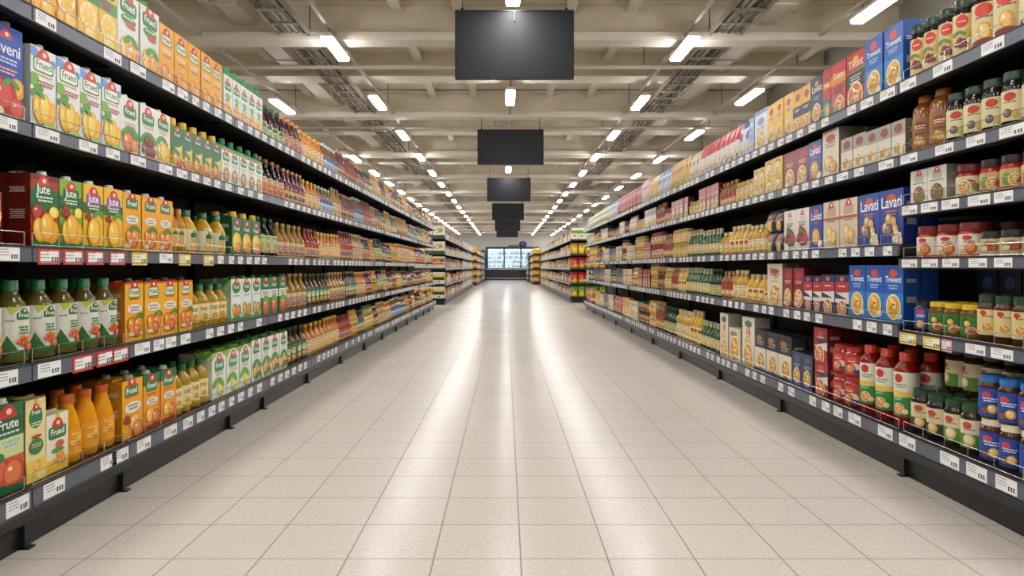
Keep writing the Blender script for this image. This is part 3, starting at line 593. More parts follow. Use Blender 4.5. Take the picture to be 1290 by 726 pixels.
sku('gift_yellow', *PX, 'golden box with cream picture', 'golden boxes', bg='d9ae3c', side='c09428', top='c89c30',
    art=[('e', 0, .76, .24, .14, 'a8843a'), ('s', 0, .6, .6, '8a5a2a', 2), ('p', .0, .26, .38, 'e9d08a', 'd9a84c')])
sku('spice_tall', *PX, 'tall cream box with red writing', 'tall cream boxes', bg='ddd5c2', side='8a8474', top='a8a294',
    art=[('e', 0, .82, .28, .06, 'b53a38'), ('t', 'Ragu', 0, .71, .6, 'a83a3a'), ('e', 0, .58, .3, .02, 'd9b05a'), ('p', .0, .22, .36, 'd9a84c', 'efcf8a'), ('e', .2, .4, .16, .04, 'c98f48')])
sku('cereal_white', *PX, 'tall white box with orange bowls', 'tall white cereal boxes', bg='e3ddcc', side='b0aa9a', top='c9c4b4',
    art=[('e', 0, .86, .3, .07, '4a6a54'), ('f', 0, .68, .18, 'cf5a3a', 'e9956a'), ('p', -.05, .46, .26, 'd9a84c', 'efcf8a'), ('p', .02, .18, .42, 'd99a3c', 'efc47a')])
sku('cereal_short', *PX, 'short cream box with yellow bowl', 'short cereal boxes', bg='ddd2b8', side='a8a08c', top='c2b89c',
    art=[('e', -.1, .8, .3, .1, '8a7a5a'), ('p', 0, .32, .42, 'd9982c', 'efc05a')])
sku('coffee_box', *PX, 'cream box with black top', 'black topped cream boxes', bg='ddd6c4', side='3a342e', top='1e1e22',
    art=[('b', .56, 1, '20222e'), ('e', -.1, .8, .26, .06, 'a8742c'), ('s', 0, .7, .6, 'a8a498', 2), ('p', .06, .24, .34, 'c98f3c', 'e9bd6a'), ('b', 0, .06, '2a3a5a')])
sku('tea_navy', *PX, 'navy box with golden picture', 'navy tea boxes', bg='232c48', side='151a2c', top='151a2c',
    art=[('e', 0, .8, .26, .1, '3f5a94'), ('s', 0, .62, .6, 'b0b6c8', 2), ('p', .0, .3, .34, 'c98f3c', 'e9bd6a'), ('b', 0, .08, '3a5a9c')])
sku('rice_red', *PX, 'red box with white sash', 'red boxes with white sashes', bg='a8282a', side='6c1a1c', top='8a2022',
    art=[('g', -.5, .62, .5, .44, .5, .7, '2c3454'), ('g', -.5, .44, .5, .6, .5, .34, 'e0dcd2'), ('e', 0, .82, .2, .07, 'd05a4c'), ('s', 0, .7, .5, 'efe0d4', 1), ('p', -.05, .2, .34, 'c96a3c', 'e3a06a')])
sku('snack_red_white', *PX, 'red white and navy snack box', 'red white and navy snack boxes', bg='2a3560', side='1a2244', top='1c2448',
    art=[('b', .55, .82, 'b5343a'), ('g', -.5, .55, .5, .38, .5, .58, 'e6e0d4'), ('b', .3, .4, 'e6e0d4'), ('e', 0, .9, .16, .06, 'd0604c'), ('s', 0, .7, .5, 'f0e0d8', 1), ('p', 0, .16, .32, 'c9703c', 'e9b07a')])
PB = ('pouch', 'food_bag', 'bag')
sku('puff_red', *PB, 'red and white snack bag', 'red and white snack bags', bg='d8d0c8', bands=[(.7, 1, 'b8302e'), (0, .06, 'c03a30')],
    art=[('e', 0, .68, .3, .07, 'b8302e'), ('s', 0, .6, .4, '9a5a54', 1), ('p', -.1, .28, .26, 'd9a85a', 'efcf9a'), ('p', .18, .2, .2, 'd2964a', 'e9c07a')])
sku('bag_red', *PB, 'red food bag', 'red food bags', bg='b0332e', bands=[(.8, 1, '9a2624')],
    art=[('e', 0, .66, .3, .1, 'e0c6b8'), ('s', 0, .5, .4, 'efe0d4', 1), ('p', 0, .26, .28, 'd9b07a', 'efd6ac')])
sku('puff_blue', *PB, 'white bag with blue figure', 'blue and white bags', bg='d2d6e2', bands=[(.8, 1, '35518f')],
    art=[('e', 0, .6, .26, .12, '3a5aa0'), ('e', .02, .6, .12, .08, 'a84a5a'), ('p', 0, .24, .3, 'd9b46a', 'efd49c')])
sku('bag_yellow', *PB, 'yellow food bag', 'yellow food bags', bg='dcb548', bands=[(.8, 1, 'cf9a2c')],
    art=[('e', 0, .66, .3, .09, 'b5523a'), ('s', 0, .52, .4, '7a5a3a', 1), ('p', 0, .26, .28, 'e9cf94', 'd9a45a')])
sku('bag_cream', *PB, 'cream food bag', 'cream food bags', bg='d9ceb4', bands=[(.8, 1, 'b9a888')],
    art=[('e', 0, .66, .3, .09, '9a5a4a'), ('p', 0, .28, .28, 'd9b26a', 'c9964c')])
sku('bag_pink', *PB, 'pink and white bag', 'pink and white bags', bg='dcc4c0', bands=[(.78, 1, 'c0808a')],
    art=[('e', 0, .64, .3, .1, 'a8546a'), ('p', 0, .26, .28, 'd9b26a', 'e9d4ac')])
sku('bag_bluewhite', *PB, 'blue topped white bag', 'blue topped bags', bg='c9d2dc', bands=[(.74, 1, '5f86b4')],
    art=[('e', 0, .6, .3, .1, '4a6fa8'), ('p', 0, .26, .28, 'd9b26a', 'e9d4ac')])
sku('bag_greencream', *PB, 'green and cream bag', 'green and cream bags', bg='d3cfb0', bands=[(.76, 1, '7f9a5c')],
    art=[('e', 0, .62, .3, .1, '6a8a4a'), ('p', 0, .26, .28, 'd0a45c', 'e5c88c')])
sku('bag_dark', *PB, 'dark gold coffee bag', 'dark gold coffee bags', bg='2c2a38', bands=[(.0, .5, '3a3038')],
    art=[('e', 0, .72, .26, .1, 'b5523a'), ('b', .44, .5, 'c9923c'), ('h', .05, .24, .3, 'c9923c', 'e9c05c')])

# ------------------------------------------------------------------ layout of the two long racks (metres; camera at the origin, 1 m up, aisle along +y)
F, VX, VY = 831.0, 637.0, 337.0                     # focal length and vanishing point measured on the 1290 x 726 photograph
XL, XR = -1.67, 1.87                                # price rail planes
PL, PR = -1.725, 1.925                              # fronts of the goods
END = 15.8
LZ = {'A': 1.925, 'B': 1.508, 'C': 1.072, 'D': .657, 'E': .215}
RZ = {'A': 1.879, 'B': 1.530, 'C': 1.108, 'D': .725, 'E': .218, 'C1': 1.290, 'C2': 1.040, 'D1': .697}
NAMES = {'A': 'top shelf', 'B': 'second shelf', 'C': 'middle shelf', 'D': 'fourth shelf', 'E': 'bottom shelf',
         'C1': 'third short shelf', 'C2': 'fourth short shelf', 'D1': 'fifth short shelf'}
def yof(side, px): return F * (-PL) / (VX - px) if side == 'left' else F * PR / (px - VX)

RUNS = []
def L(sh, x0, x1, n, k, h, d=None, **o): RUNS.append(('left', sh, yof('left', x0), yof('left', x1), n, k, h, d, o))
def Rr(sh, x0, x1, n, k, h, d=None, **o): RUNS.append(('right', sh, yof('right', x0), yof('right', x1), n, k, h, d, o))
# left, top shelf
L('A', 36, 98, 2, 'yellow_orange', .34); L('A', 98, 148, 2, 'yellow_leaf', .34); L('A', 149, 201, 2, 'white_tall', .36)
L('A', 201, 281, 5, 'orange_slant', .335); L('A', 282, 331, 5, 'white_green_tall', .315)
L('A', 332, 361, 4, 'wine_green', .275); L('A', 361, 383, 4, 'wine_orange', .275); L('A', 383, 410, 5, 'orange_slim', .26)
# left, second shelf
L('B', -14, 30, 1, 'blue_punch', .35); L('B', 38, 153, 4, 'white_mango', .325); L('B', 153, 176, 1, 'white_peach', .285); L('B', 176, 197, 1, 'white_cherry', .285); L('B', 197, 216, 1, 'white_lemon', .285)
L('B', 216, 279, 5, 'green_yellow', .275); L('B', 279, 331, 5, 'green_white', .285); L('B', 332, 361, 4, 'cola_dark', .29); L('B', 361, 386, 5, 'grape_purple', .28); L('B', 386, 405, 4, 'orange_slim', .26); L('B', 405, 421, 4, 'blue_white', .26)
# left, middle shelf
L('C', -26, 17, 1, 'red_punch', .30); L('C', 40, 76, 1, 'red_juice', .29); L('C', 76, 105, 1, 'green_juice', .29); L('C', 105, 155, 2, 'yellow_juice', .29); L('C', 156, 219, 3, 'orange_juice', .285)
L('C', 219, 237, 2, 'amber_small', .24); L('C', 237, 292, 3, 'yellow_round', .245); L('C', 292, 328, 3, 'gold_green', .285); L('C', 328, 353, 3, 'black_green', .29); L('C', 353, 387, 5, 'clear_gold', .275); L('C', 387, 404, 4, 'red_slim', .27); L('C', 404, 421, 4, 'orange_slim', .26)
# left, fourth shelf
L('D', -22, 156, 6, 'smoothie', .295); L('D', 158, 243, 4, 'orange_red_top', .29); L('D', 243, 291, 4, 'yellow_green_cap', .24); L('D', 292, 329, 3, 'white_grove', .285); L('D', 329, 361, 3, 'green_grapefruit', .285); L('D', 361, 389, 4, 'clear_gold', .29); L('D', 389, 418, 6, 'brown_green', .285)
# left, bottom shelf
L('E', -14, 31, 1, 'green_apple', .33); L('E', 33, 59, 1, 'cream_tall', .32); L('E', 60, 88, 1, 'cream_short', .235); L('E', 89, 153, 3, 'orange_carafe', .268); L('E', 154, 181, 1, 'yellow_oval', .282); L('E', 181, 222, 2, 'green_cap_orange', .282)
L('E', 222, 267, 4, 'yellow_green_cap', .255); L('E', 268, 317, 3, 'lime_carton', .29); L('E', 317, 362, 4, 'white_carrot', .30); L('E', 362, 389, 4, 'brown_green', .29); L('E', 389, 412, 4, 'orange_slim', .28)
# right, top shelf
Rr('A', 1308, 1271, 1, 'jar_pickle_yellow', .26); Rr('A', 1271, 1213, 2, 'jar_pickle_yellow', .26); Rr('A', 1213, 1141, 4, 'jar_pickle_red', .265); Rr('A', 1137, 1089, 2, 'pasta_blue', .325, .085); Rr('A', 1089, 1065, 1, 'pasta_red', .31, .08); Rr('A', 1065, 1046, 1, 'pasta_red_orange', .31, .08); Rr('A', 1046, 1036, 1, 'pasta_red_green', .31, .08)
Rr('A', 1036, 1021, 1, 'pasta_navy', .30, .07); Rr('A', 1021, 999, 2, 'noodle_yellow_navy', .29, .07); Rr('A', 999, 966, 3, 'noodle_yellow', .30, .08); Rr('A', 966, 950, 1, 'noodle_white', .31, .09); Rr('A', 950, 944, 1, 'noodle_lightblue', .29, .07); Rr('A', 944, 930, 2, 'puff_blue', .30, .08); Rr('A', 930, 881, 8, 'puff_red', .31, .09)
Rr('A', 881, 866, 3, 'bag_cream', .29, .08); Rr('A', 866, 844, 6, 'bag_yellow', .31, .08); Rr('A', 844, 828, 5, 'bag_bluewhite', .30, .08); Rr('A', 828, 818, 4, 'bag_yellow', .30, .08); Rr('A', 818, 807, 5, 'bag_pink', .34, .08); Rr('A', 807, 777, 16, 'bag_red', .31, .09); Rr('A', 777, 766, 8, 'puff_blue', .31, .08); Rr('A', 766, 750, 16, 'bag_greencream', .30, .08); Rr('A', 750, 740, 13, 'bag_cream', .28, .08)
# right, second shelf
Rr('B', 1306, 1184, 5, 'jar_black_cream', .225); Rr('B', 1185, 1141, 2, 'brown_sauce', .275); Rr('B', 1140, 1090, 3, 'cracker_grey', .19, .10); Rr('B', 1090, 1058, 2, 'cracker_grey', .20, .10); Rr('B', 1057, 1036, 1, 'biscuit_cream', .285, .15); Rr('B', 1035, 1018, 1, 'cookie_blue', .255, .07); Rr('B', 1018, 987, 2, 'spice_red', .25, .07)
Rr('B', 986, 963, 2, 'gift_yellow', .125, .10, tiers=2); Rr('B', 963, 949, 2, 'gift_yellow', .11, .08, tiers=2); Rr('B', 949, 925, 4, 'jar_gold', .17); Rr('B', 925, 905, 4, 'oil_red', .22); Rr('B', 905, 880, 5, 'spice_red', .24, .07)
# right, near bay short shelves
Rr('C1', 1192, 1146, 2, 'cookie_white', .163, .05); Rr('C1', 1223, 1192, 1, 'jar_red_flat', .145); Rr('C1', 1306, 1224, 3, 'jar_red_dark_lid', .145)
Rr('C2', 1224, 1146, 3, 'jar_tomato', .150); Rr('C2', 1306, 1225, 3, 'jar_low', .105)
Rr('D1', 1161, 1146, 1, 'jar_blue_label', .148); Rr('D1', 1224, 1161, 3, 'jar_yellow_lid', .146); Rr('D1', 1314, 1224, 4, 'jar_brown', .19)
# right, middle shelf
Rr('C', 1138, 1081, 2, 'snack_blue', .28, .08); Rr('C', 1080, 1037, 2, 'chips_cream', .28, .08); Rr('C', 1036, 1020, 1, 'cookie_blue', .275, .07); Rr('C', 1019, 987, 2, 'berry_white', .275, .07); Rr('C', 986, 964, 2, 'bag_dark', .15, .07, tiers=2)
Rr('C', 963, 939, 4, 'oil_gold', .22); Rr('C', 939, 917, 4, 'oil_yellow', .24); Rr('C', 917, 905, 2, 'oil_gold', .20); Rr('C', 905, 880, 6, 'oil_green', .25)
# right, fourth shelf
Rr('D', 1138, 1069, 3, 'pasta_blue', .285, .08); Rr('D', 1069, 1034, 2, 'snack_red_white', .23, .07); Rr('D', 1034, 1012, 2, 'snack_red_white', .22, .07); Rr('D', 1012, 986, 2, 'spice_red', .27, .08); Rr('D', 985, 966, 1, 'spice_tall', .30, .10); Rr('D', 965, 960, 1, 'oil_yellow', .19)
Rr('D', 960, 937, 3, 'oil_yellow', .22); Rr('D', 937, 921, 3, 'oil_gold', .25); Rr('D', 921, 906, 3, 'oil_red', .24); Rr('D', 906, 893, 4, 'oil_dark', .26); Rr('D', 893, 880, 3, 'oil_green', .26)
# right, bottom shelf
Rr('E', 1300, 1250, 2, 'jar_cream_lid', .172); Rr('E', 1250, 1224, 1, 'jar_cream_lid', .172); Rr('E', 1300, 1224, 3, 'jar_blue_lid', .176, raise_=.172)
Rr('E', 1224, 1180, 2, 'jar_brown_green', .205); Rr('E', 1180, 1139, 2, 'jar_black_green', .205); Rr('E', 1139, 1074, 3, 'tomato_tall', .36); Rr('E', 1073, 1043, 2, 'jar_red_pack', .165, tiers=2); Rr('E', 1042, 1025, 1, 'rice_red', .205, .09, tiers=2)
Rr('E', 1024, 997, 2, 'tea_navy', .225, .08); Rr('E', 997, 951, 3, 'coffee_box', .31, .10); Rr('E', 950, 934, 1, 'cereal_white', .385, .12); Rr('E', 933, 918, 1, 'cereal_short', .27, .08); Rr('E', 917, 907, 1, 'cereal_white', .375, .12); Rr('E', 906, 880, 6, 'oil_green', .26)

# the rest of each shelf, towards the far end: mixed blocks
FARL = {'A': ['blue_white', 'grape_purple', 'red_slim', 'wine_orange', 'brown_green', 'pale_gold', 'orange_slim', 'wine_green', 'pale_gold', 'grape_purple'],
        'B': ['pale_gold', 'grape_purple', 'blue_white', 'red_slim', 'clear_gold', 'cola_dark', 'brown_green', 'pale_gold', 'oil_green'],
        'C': ['orange_slim', 'red_slim', 'pale_gold', 'cola_dark', 'orange_slim', 'black_green', 'brown_green', 'grape_purple', 'amber_small'],
        'D': ['clear_gold', 'brown_green', 'orange_slim', 'grape_purple', 'amber_small', 'black_green', 'pale_gold', 'brown_green', 'red_slim', 'yellow_green_cap'],
        'E': ['orange_slim', 'red_slim', 'amber_small', 'brown_green', 'yellow_green_cap', 'grape_purple', 'pale_gold', 'orange_slim', 'blue_white']}
FARR = {'B': ['jar_gold', 'spice_red', 'jar_tomato', 'oil_red', 'cracker_grey', 'jar_gold', 'bag_pink', 'jar_pickle_red', 'chips_cream', 'jar_brown'],
        'C': ['oil_green', 'jar_gold', 'oil_red', 'jar_tomato', 'spice_red', 'jar_gold', 'chips_cream', 'jar_brown', 'biscuit_cream', 'tea_navy'],
        'D': ['oil_green', 'oil_yellow', 'oil_red', 'oil_gold', 'jar_pickle_red', 'jar_gold', 'spice_red', 'oil_yellow', 'chips_cream', 'tea_navy', 'oil_dark'],
        'E': ['oil_yellow', 'oil_gold', 'oil_dark', 'oil_red', 'jar_gold', 'jar_pickle_red', 'cereal_short', 'gift_yellow', 'bag_red', 'biscuit_cream', 'tea_navy']}
DIM = {'bottle': (.10, .295), 'packet': (.14, .24), 'pouch': (.16, .24), 'carton': (.12, .27)}
def far_fill(side, table):
    for sh, opts in table.items():
        y = max([r[3] for r in RUNS if r[0] == side and r[1] == sh])
        i = 0
        while y < END - .25:
            k = opts[i % len(opts)] if i < len(opts) else R.choice(opts); i += 1
            w, h = DIM[S[k]['form']]
            if S[k]['name'] == 'sauce_jar': w, h = .115, .16
            w *= R.uniform(1.0, 1.25); h *= R.uniform(.9, 1.08)
            if side == 'right' and sh == 'E' and h > .2: h *= 1.15
            if side == 'right' and sh in 'BD': h = min(h, .27)
            n = min(R.randint(3, 5), int((END - .08 - y) / w))
            if n < 1: break
            o = {}
            if S[k]['name'] == 'sauce_jar' and 2*h < {'C': .365, 'D': .325, 'E': .45}.get(sh, 0): o['tiers'] = 2
            RUNS.append((side, sh, y, y + n*w, n, k, h, None, o)); y += n * w
far_fill('left', FARL); far_fill('right', FARR)

ORD = ('first second third fourth fifth sixth seventh eighth ninth tenth eleventh twelfth thirteenth fourteenth fifteenth sixteenth seventeenth eighteenth nineteenth twentieth').split()
TENS = {2: 'twenty', 3: 'thirty', 4: 'forty', 5: 'fifty', 6: 'sixty', 7: 'seventy'}
def ordinal(n):
    if n <= 20: return ORD[n-1]
    t, u = divmod(n, 10)
    if u == 0: return TENS[t][:-1] + 'ieth'
    return TENS[t] + '-' + ORD[u-1]
PROTO = {}
def proto(k, w, h, d, fine):
    key = (k, round(w, 3), round(h, 3), round(d, 3), fine)
    if key not in PROTO:
        parts = FORMS[S[k]['form']](S[k], w, h, d, fine)
        if fine: PROTO[key] = [(n, mb.mesh(n)) for n, mb in parts.items()]
        else:
            m = MB()
            for mb in parts.values(): m.add(mb)
            PROTO[key] = [(S[k]['name'], m.mesh(S[k]['name']))]
    return PROTO[key]
COUNT = {}
def place(k, w, h, d, loc, rz, label, group, fine):
    sk = S[k]; pr = proto(k, w, h, d, fine)
    o = link(sk['name'], pr[0][1]); o.location = loc; o.rotation_euler.z = rz
    tag(o, label, sk['cat'], group)
    for n, me in pr[1:]: link(n, me, o)
    return o
NEAR = 8.2
def put_run(side, sh, y0, y1, n, k, h, d, o):
    sk = S[k]; pitch = (y1 - y0) / n
    bottle_like = sk['form'] == 'bottle'
    w = pitch * (.91 if bottle_like else .965)
    if bottle_like: w = min(w, .125 if sk['name'] == 'sauce_jar' else .112); d = w
    if d is None: d = {'carton': min(.095, w*1.05), 'packet': .07, 'pouch': .08}[sk['form']]
    z0 = (LZ if side == 'left' else RZ)[sh] + .001 + o.get('raise_', 0)
    fine = y0 < NEAR
    rows = o.get('rows', 2 if y0 < 4.6 and not o.get('raise_') else 1)
    rz0 = PI/2 if side == 'left' else -PI/2
    sx = -1 if side == 'left' else 1
    px = abs(PL if side == 'left' else PR)
    rack = side + ' rack'
    for row in range(rows):
        for t in range(o.get('tiers', 1)):
            for i in range(n):
                y = y0 + pitch * (i + .5)
                if rows == 2 and row == 1: fi = False
                else: fi = fine
                ck = (side, sh, sk['desc'], t, row, bool(o.get('raise_')))
                c = COUNT[ck] = COUNT.get(ck, 0) + 1
                ex = ''
                if row: ex = ' behind front row'
                elif t or o.get('raise_'): ex = ' in upper tier'
                elif o.get('tiers', 1) > 1: ex = ' in lower tier'
                else: ex = ' from near end'
                lab = f"{ordinal(c)} {sk['desc']}{ex}, {rack} {NAMES[sh]}"
                grp = f"{sk['plural']}, {rack} {NAMES[sh]}"
                x = sx * (px + d/2 + row * (d + .012) + (R.uniform(0, .006)))
                rot = rz0 + (R.uniform(-.14, .14) + (-.38 if side == 'left' else .58) if bottle_like else R.uniform(-.012, .012))
                place(k, w, h, d, (x, y + (R.uniform(-.001, .001) if bottle_like else 0), z0 + t * (h + .001)), rot, lab, grp, fi)
for r in RUNS: put_run(*r)
# jars stacked on the jars behind, on the bottom shelf by the red bottles
w = .112
for i in range(5):
    y = yof('right', 1158) - i * .118
    place('jar_brown_green', w*.94, .205, w*.94, (PR + .115*1.5 + .012, y, RZ['E'] + .001 + .207), -PI/2 + R.uniform(-.2, .2),
          f"{ordinal(i+1)} green labelled jar of back row's upper tier, right rack bottom shelf", 'brown jars with green labels, upper back row', True)
for i in range(4):
    place('tea_navy', .125, .29, .07, (PR + .30, 3.0 - i * .135, RZ['D1'] + .001), -PI/2, f"{ordinal(i+1)} dim navy box behind jars, right rack fifth short shelf", 'navy boxes behind the jars', False)

# ------------------------------------------------------------------ shelving bays
BLK = mat('1b1b1d', .5); SHELF = mat('19191b', .5); RAIL = mat('5d626e', .35); RAILD = mat('2b2d33', .4); WIRE = mat('b9bab8', .25, .9)
KICK = mat('1d1d1f', .38); PAPER = mat('f4f4f2', .5); INK = mat('34343c', .6); INKL = mat('8a8a92', .6)
def tag_mesh(w, h, kind, var):
    rnd = random.Random(var * 31 + hash(kind) % 7 if False else var * 31 + len(kind))
    b = MB()
    edge = {'white': PAPER, 'red': mat('d2362c', .45), 'yellow': mat('efd04a', .45), 'pink': mat('e59aa8', .45)}[kind]
    b.box(-w/2, w/2, -.0012, 0, -h/2, h/2, edge)
    def q(x0, x1, z0, z1, m, l): b.face([(x0*w, -.0012 - .0003*l, z0*h), (x1*w, -.0012 - .0003*l, z0*h), (x1*w, -.0012 - .0003*l, z1*h), (x0*w, -.0012 - .0003*l, z1*h)], m)
    if kind == 'red': q(-.4, .42, -.38, .36, PAPER, 1)
    if kind == 'yellow': q(-.36, .4, -.36, .36, mat('f6efc8', .5), 1)
    if kind == 'pink': q(-.36, .4, -.36, .36, mat('f3e2e2', .5), 1)
    z = .3
    for i in range(3):                                   # small print on the left
        x = -.4
        while x < -.02:
            l = rnd.uniform(.05, .12); q(x, min(x + l, .02), z, z + .07, INKL, 2); x += l + .03
        z -= .2
    x = .1
    for i in range(3):                                   # bolder price figures on the right
        q(x, x + .055, -.32, -.02, INK, 2); q(x + .055, x + .085, -.32, -.26, INK, 2); q(x + .05, x + .085, -.1, -.03, INK, 2); x += .105 + (.02 if i == 0 else 0)
    return b.mesh('price_tag')
_TG = {}
def price_tag(parent, w, h, kind, x, y, z, rz):
    k = (round(w, 3), round(h, 3), kind, R.randint(0, 3))
    if k not in _TG: _TG[k] = tag_mesh(*k)
    o = link('price_tag', _TG[k], parent); o.location = (x, y, z); o.rotation_euler.z = rz
    if kind != 'white': o['label'] = kind + ' edged price tag'
    return o
TAGS = {'left': {
 'A': [(45,71,'white'),(127,157,'white'),(163,183,'white'),(205,220,'white'),(224,237,'white')],
 'B': [(-4,22,'white'),(45,75,'white'),(100,123,'white'),(134,151,'white'),(165,184,'white'),(200,218,'white'),(223,236,'white')],
 'C': [(-3,25,'white'),(48,76,'red'),(80,105,'red'),(109,131,'red'),(138,158,'red'),(166,186,'yellow'),(201,218,'white'),(225,241,'yellow'),(256,270,'yellow')],
 'D': [(-6,23,'white'),(48,77,'white'),(91,118,'red'),(122,143,'red'),(144,164,'red'),(168,191,'white'),(194,207,'white'),(209,222,'white'),(228,240,'white')],
 'E': [(8,37,'white'),(55,82,'white'),(127,147,'white'),(150,170,'white'),(173,190,'white'),(207,223,'white'),(231,243,'white')]},
 'right': {
 'A': [(1265,1236,'white'),(1200,1175,'white'),(1154,1134,'white'),(1129,1107,'white'),(1100,1084,'white')],
 'B': [(1292,1258,'white'),(1241,1217,'white'),(1201,1178,'white'),(1156,1134,'white'),(1126,1106,'white'),(1088,1076,'white'),(1068,1054,'white')],
 'C1': [(1276,1252,'white'),(1247,1219,'white'),(1208,1186,'white'),(1181,1160,'white'),(1155,1136,'white')],
 'C2': [(1275,1252,'white'),(1243,1220,'white'),(1208,1187,'white'),(1181,1161,'white'),(1155,1136,'white')],
 'D1': [(1276,1248,'white'),(1241,1216,'white'),(1199,1184,'pink'),(1188,1161,'yellow'),(1155,1132,'yellow')],
 'E': [(1281,1254,'white'),(1243,1217,'white'),(1208,1184,'white'),(1149,1128,'white'),(1125,1105,'white'),(1085,1068,'white'),(1061,1050,'white')]}}
def railpx(side, px): return F * (-XL) / (VX - px) if side == 'left' else F * XR / (px - VX)
HR = {'A': .052, 'B': .046, 'C': .050, 'D': .056, 'E': .060, 'C1': .045, 'C2': .040, 'D1': .044}
DEPTH = .52
def bay(side, y0, y1, shelves, Z, nth, first):
    sx = -1 if side == 'left' else 1
    xr = XL if side == 'left' else XR
    rz = PI/2 if side == 'left' else -PI/2
    root = empty('shelving_bay', (xr + sx * .3, (y0+y1)/2, 0))
    tag(root, f"{ordinal(nth)} black shelving bay from the near end, {side} side of aisle", 'shelf', f"shelving bays on the {side} side of the aisle")
    ox, oy = xr + sx * .3, (y0+y1)/2
    def X(d): return xr + sx * d - ox                    # d metres behind the price rail
    def bx(b, d0, d1, a, c, z0, z1, m): 
        x0, x1 = sorted((X(d0), X(d1))); b.box(x0, x1, a - oy, c - oy, z0, z1, m)
    g = .004
    b = MB(); bx(b, DEPTH + .03, DEPTH + .05, y0 + .001, y1 - .001, .1, 2.06 if side == 'right' else 2.1, BLK); b.build('back_panel', root)
    for yy in (y0, y1):
        if yy == y1 and abs(yy - END) > .01: continue
        b = MB(); bx(b, DEPTH, DEPTH + .03, yy - .02 if yy == y1 else yy + .002, yy if yy == y1 else yy + .03, .0, 2.06, BLK); b.build('upright', root)
    b = MB()                                             # base plinth with a bumper lip above the recessed kick plate
    kx = [(-.004, .152), (-.012, .146), (-.012, .118), (.010, .100), (.045, .094), (.052, .012), (.052, 0), (DEPTH, 0), (DEPTH, .152)]
    b.prism([(X(d), z) for d, z in kx], y0 + .001 - oy, y1 - .001 - oy, KICK); b.build('base_plinth', root)
    b = MB(); bx(b, .030, .051, y0 + .002, y0 + .022, 0.0, .095, KICK); bx(b, .015, .05, y0 + .002, y0 + .034, 0, .008, KICK); b.build('foot', root)
    for sh in shelves:
        z = Z[sh]; hr = HR[sh]
        b = MB(); bx(b, .012, DEPTH + .03, y0 + g, y1 - g, z - .028, z, SHELF)
        bx(b, .02, .06, y0 + g, y1 - g, z - .05, z - .028, SHELF)
        for yy in (y0 + g, y1 - g - .02): bx(b, .06, DEPTH, yy, yy + .02, z - .048, z - .028, SHELF)
        b.build('shelf_board', root)
        r = MB(); bx(r, .002, .012, y0 + g, y1 - g, z - hr, z - .002, RAIL)
        bx(r, -.002, .012, y0 + g, y1 - g, z - .002, z + .003, RAILD); bx(r, -.002, .008, y0 + g, y1 - g, z - hr - .003, z - hr, RAIL)
        rail = r.build('price_rail', root)
        # tags
        tl = []
        lst = TAGS[side].get(sh, [])
        seen_to = 0
        for a, c, kind in lst:
            ya, yc = railpx(side, a), railpx(side, c); seen_to = max(seen_to, yc)
            if y0 + .01 < (ya+yc)/2 < y1 - .01: tl.append(((ya+yc)/2, min(.125, yc - ya), kind))
        far = (y0 + y1) / 2 > 9.5
        y = max(y0 + .05, seen_to + .05)
        while y < y1 - .06:
            w = R.choice((.075, .085, .09)) if not far else .10
            if R.random() < .86: tl.append((y + w/2, w, 'white'))
            y += w + R.uniform(.045, .085)
        for yc, w, kind in tl:
            lo, hi = y0 + .008 + w/2, y1 - .008 - w/2
            if hi < lo: continue
            yc = min(max(yc, lo), hi)
            hang = .012 if kind != 'white' else 0
            price_tag(rail, w, hr * .92 + (.012 if kind != 'white' else 0), kind, X(.0015), yc - oy, z - hr/2 - .002 - hang/2, rz)
        # wire guard along the front edge
        wg = MB(); top = .052
        for a in ([(.012, top)] if y0 > 9 else [(.012, top), (.012, .008)]):
            wg.tube((X(a[0] + .004), y0 + .02 - oy, z + a[1]), (X(a[0] + .004), y1 - .02 - oy, z + a[1]), .0017, WIRE, 5)
        yy = y0 + .02
        n = max(2, round((y1 - y0 - .04) / (.145 if y0 < 9 else .3)))
        for i in range(n + 1):
            q = y0 + .02 + (y1 - y0 - .04) * i / n
            wg.tube((X(.016), q - oy, z), (X(.016), q - oy, z + top), .0017, WIRE, 5)
        wg.build('wire_guard', root)
    return root
lb = [1.75, 2.33, 2.93, 4.07, 4.64, 5.68, 6.83, 7.98, 9.13, 10.28, 11.43, 12.58, 13.73, 14.75, END]
for i, (a, c) in enumerate(zip(lb, lb[1:])): bay('left', a, c, 'ABCDE', LZ, i + 1, False)
rb = [1.95, 3.145, 4.56, 5.88, 7.22, 8.58, 10.0, 11.42, 12.86, 14.3, END]
for i, (a, c) in enumerate(zip(rb, rb[1:])): bay('right', a, c, ['A', 'B', 'C1', 'C2', 'D1', 'E'] if i == 0 else 'ABCDE', RZ, i + 1, False)

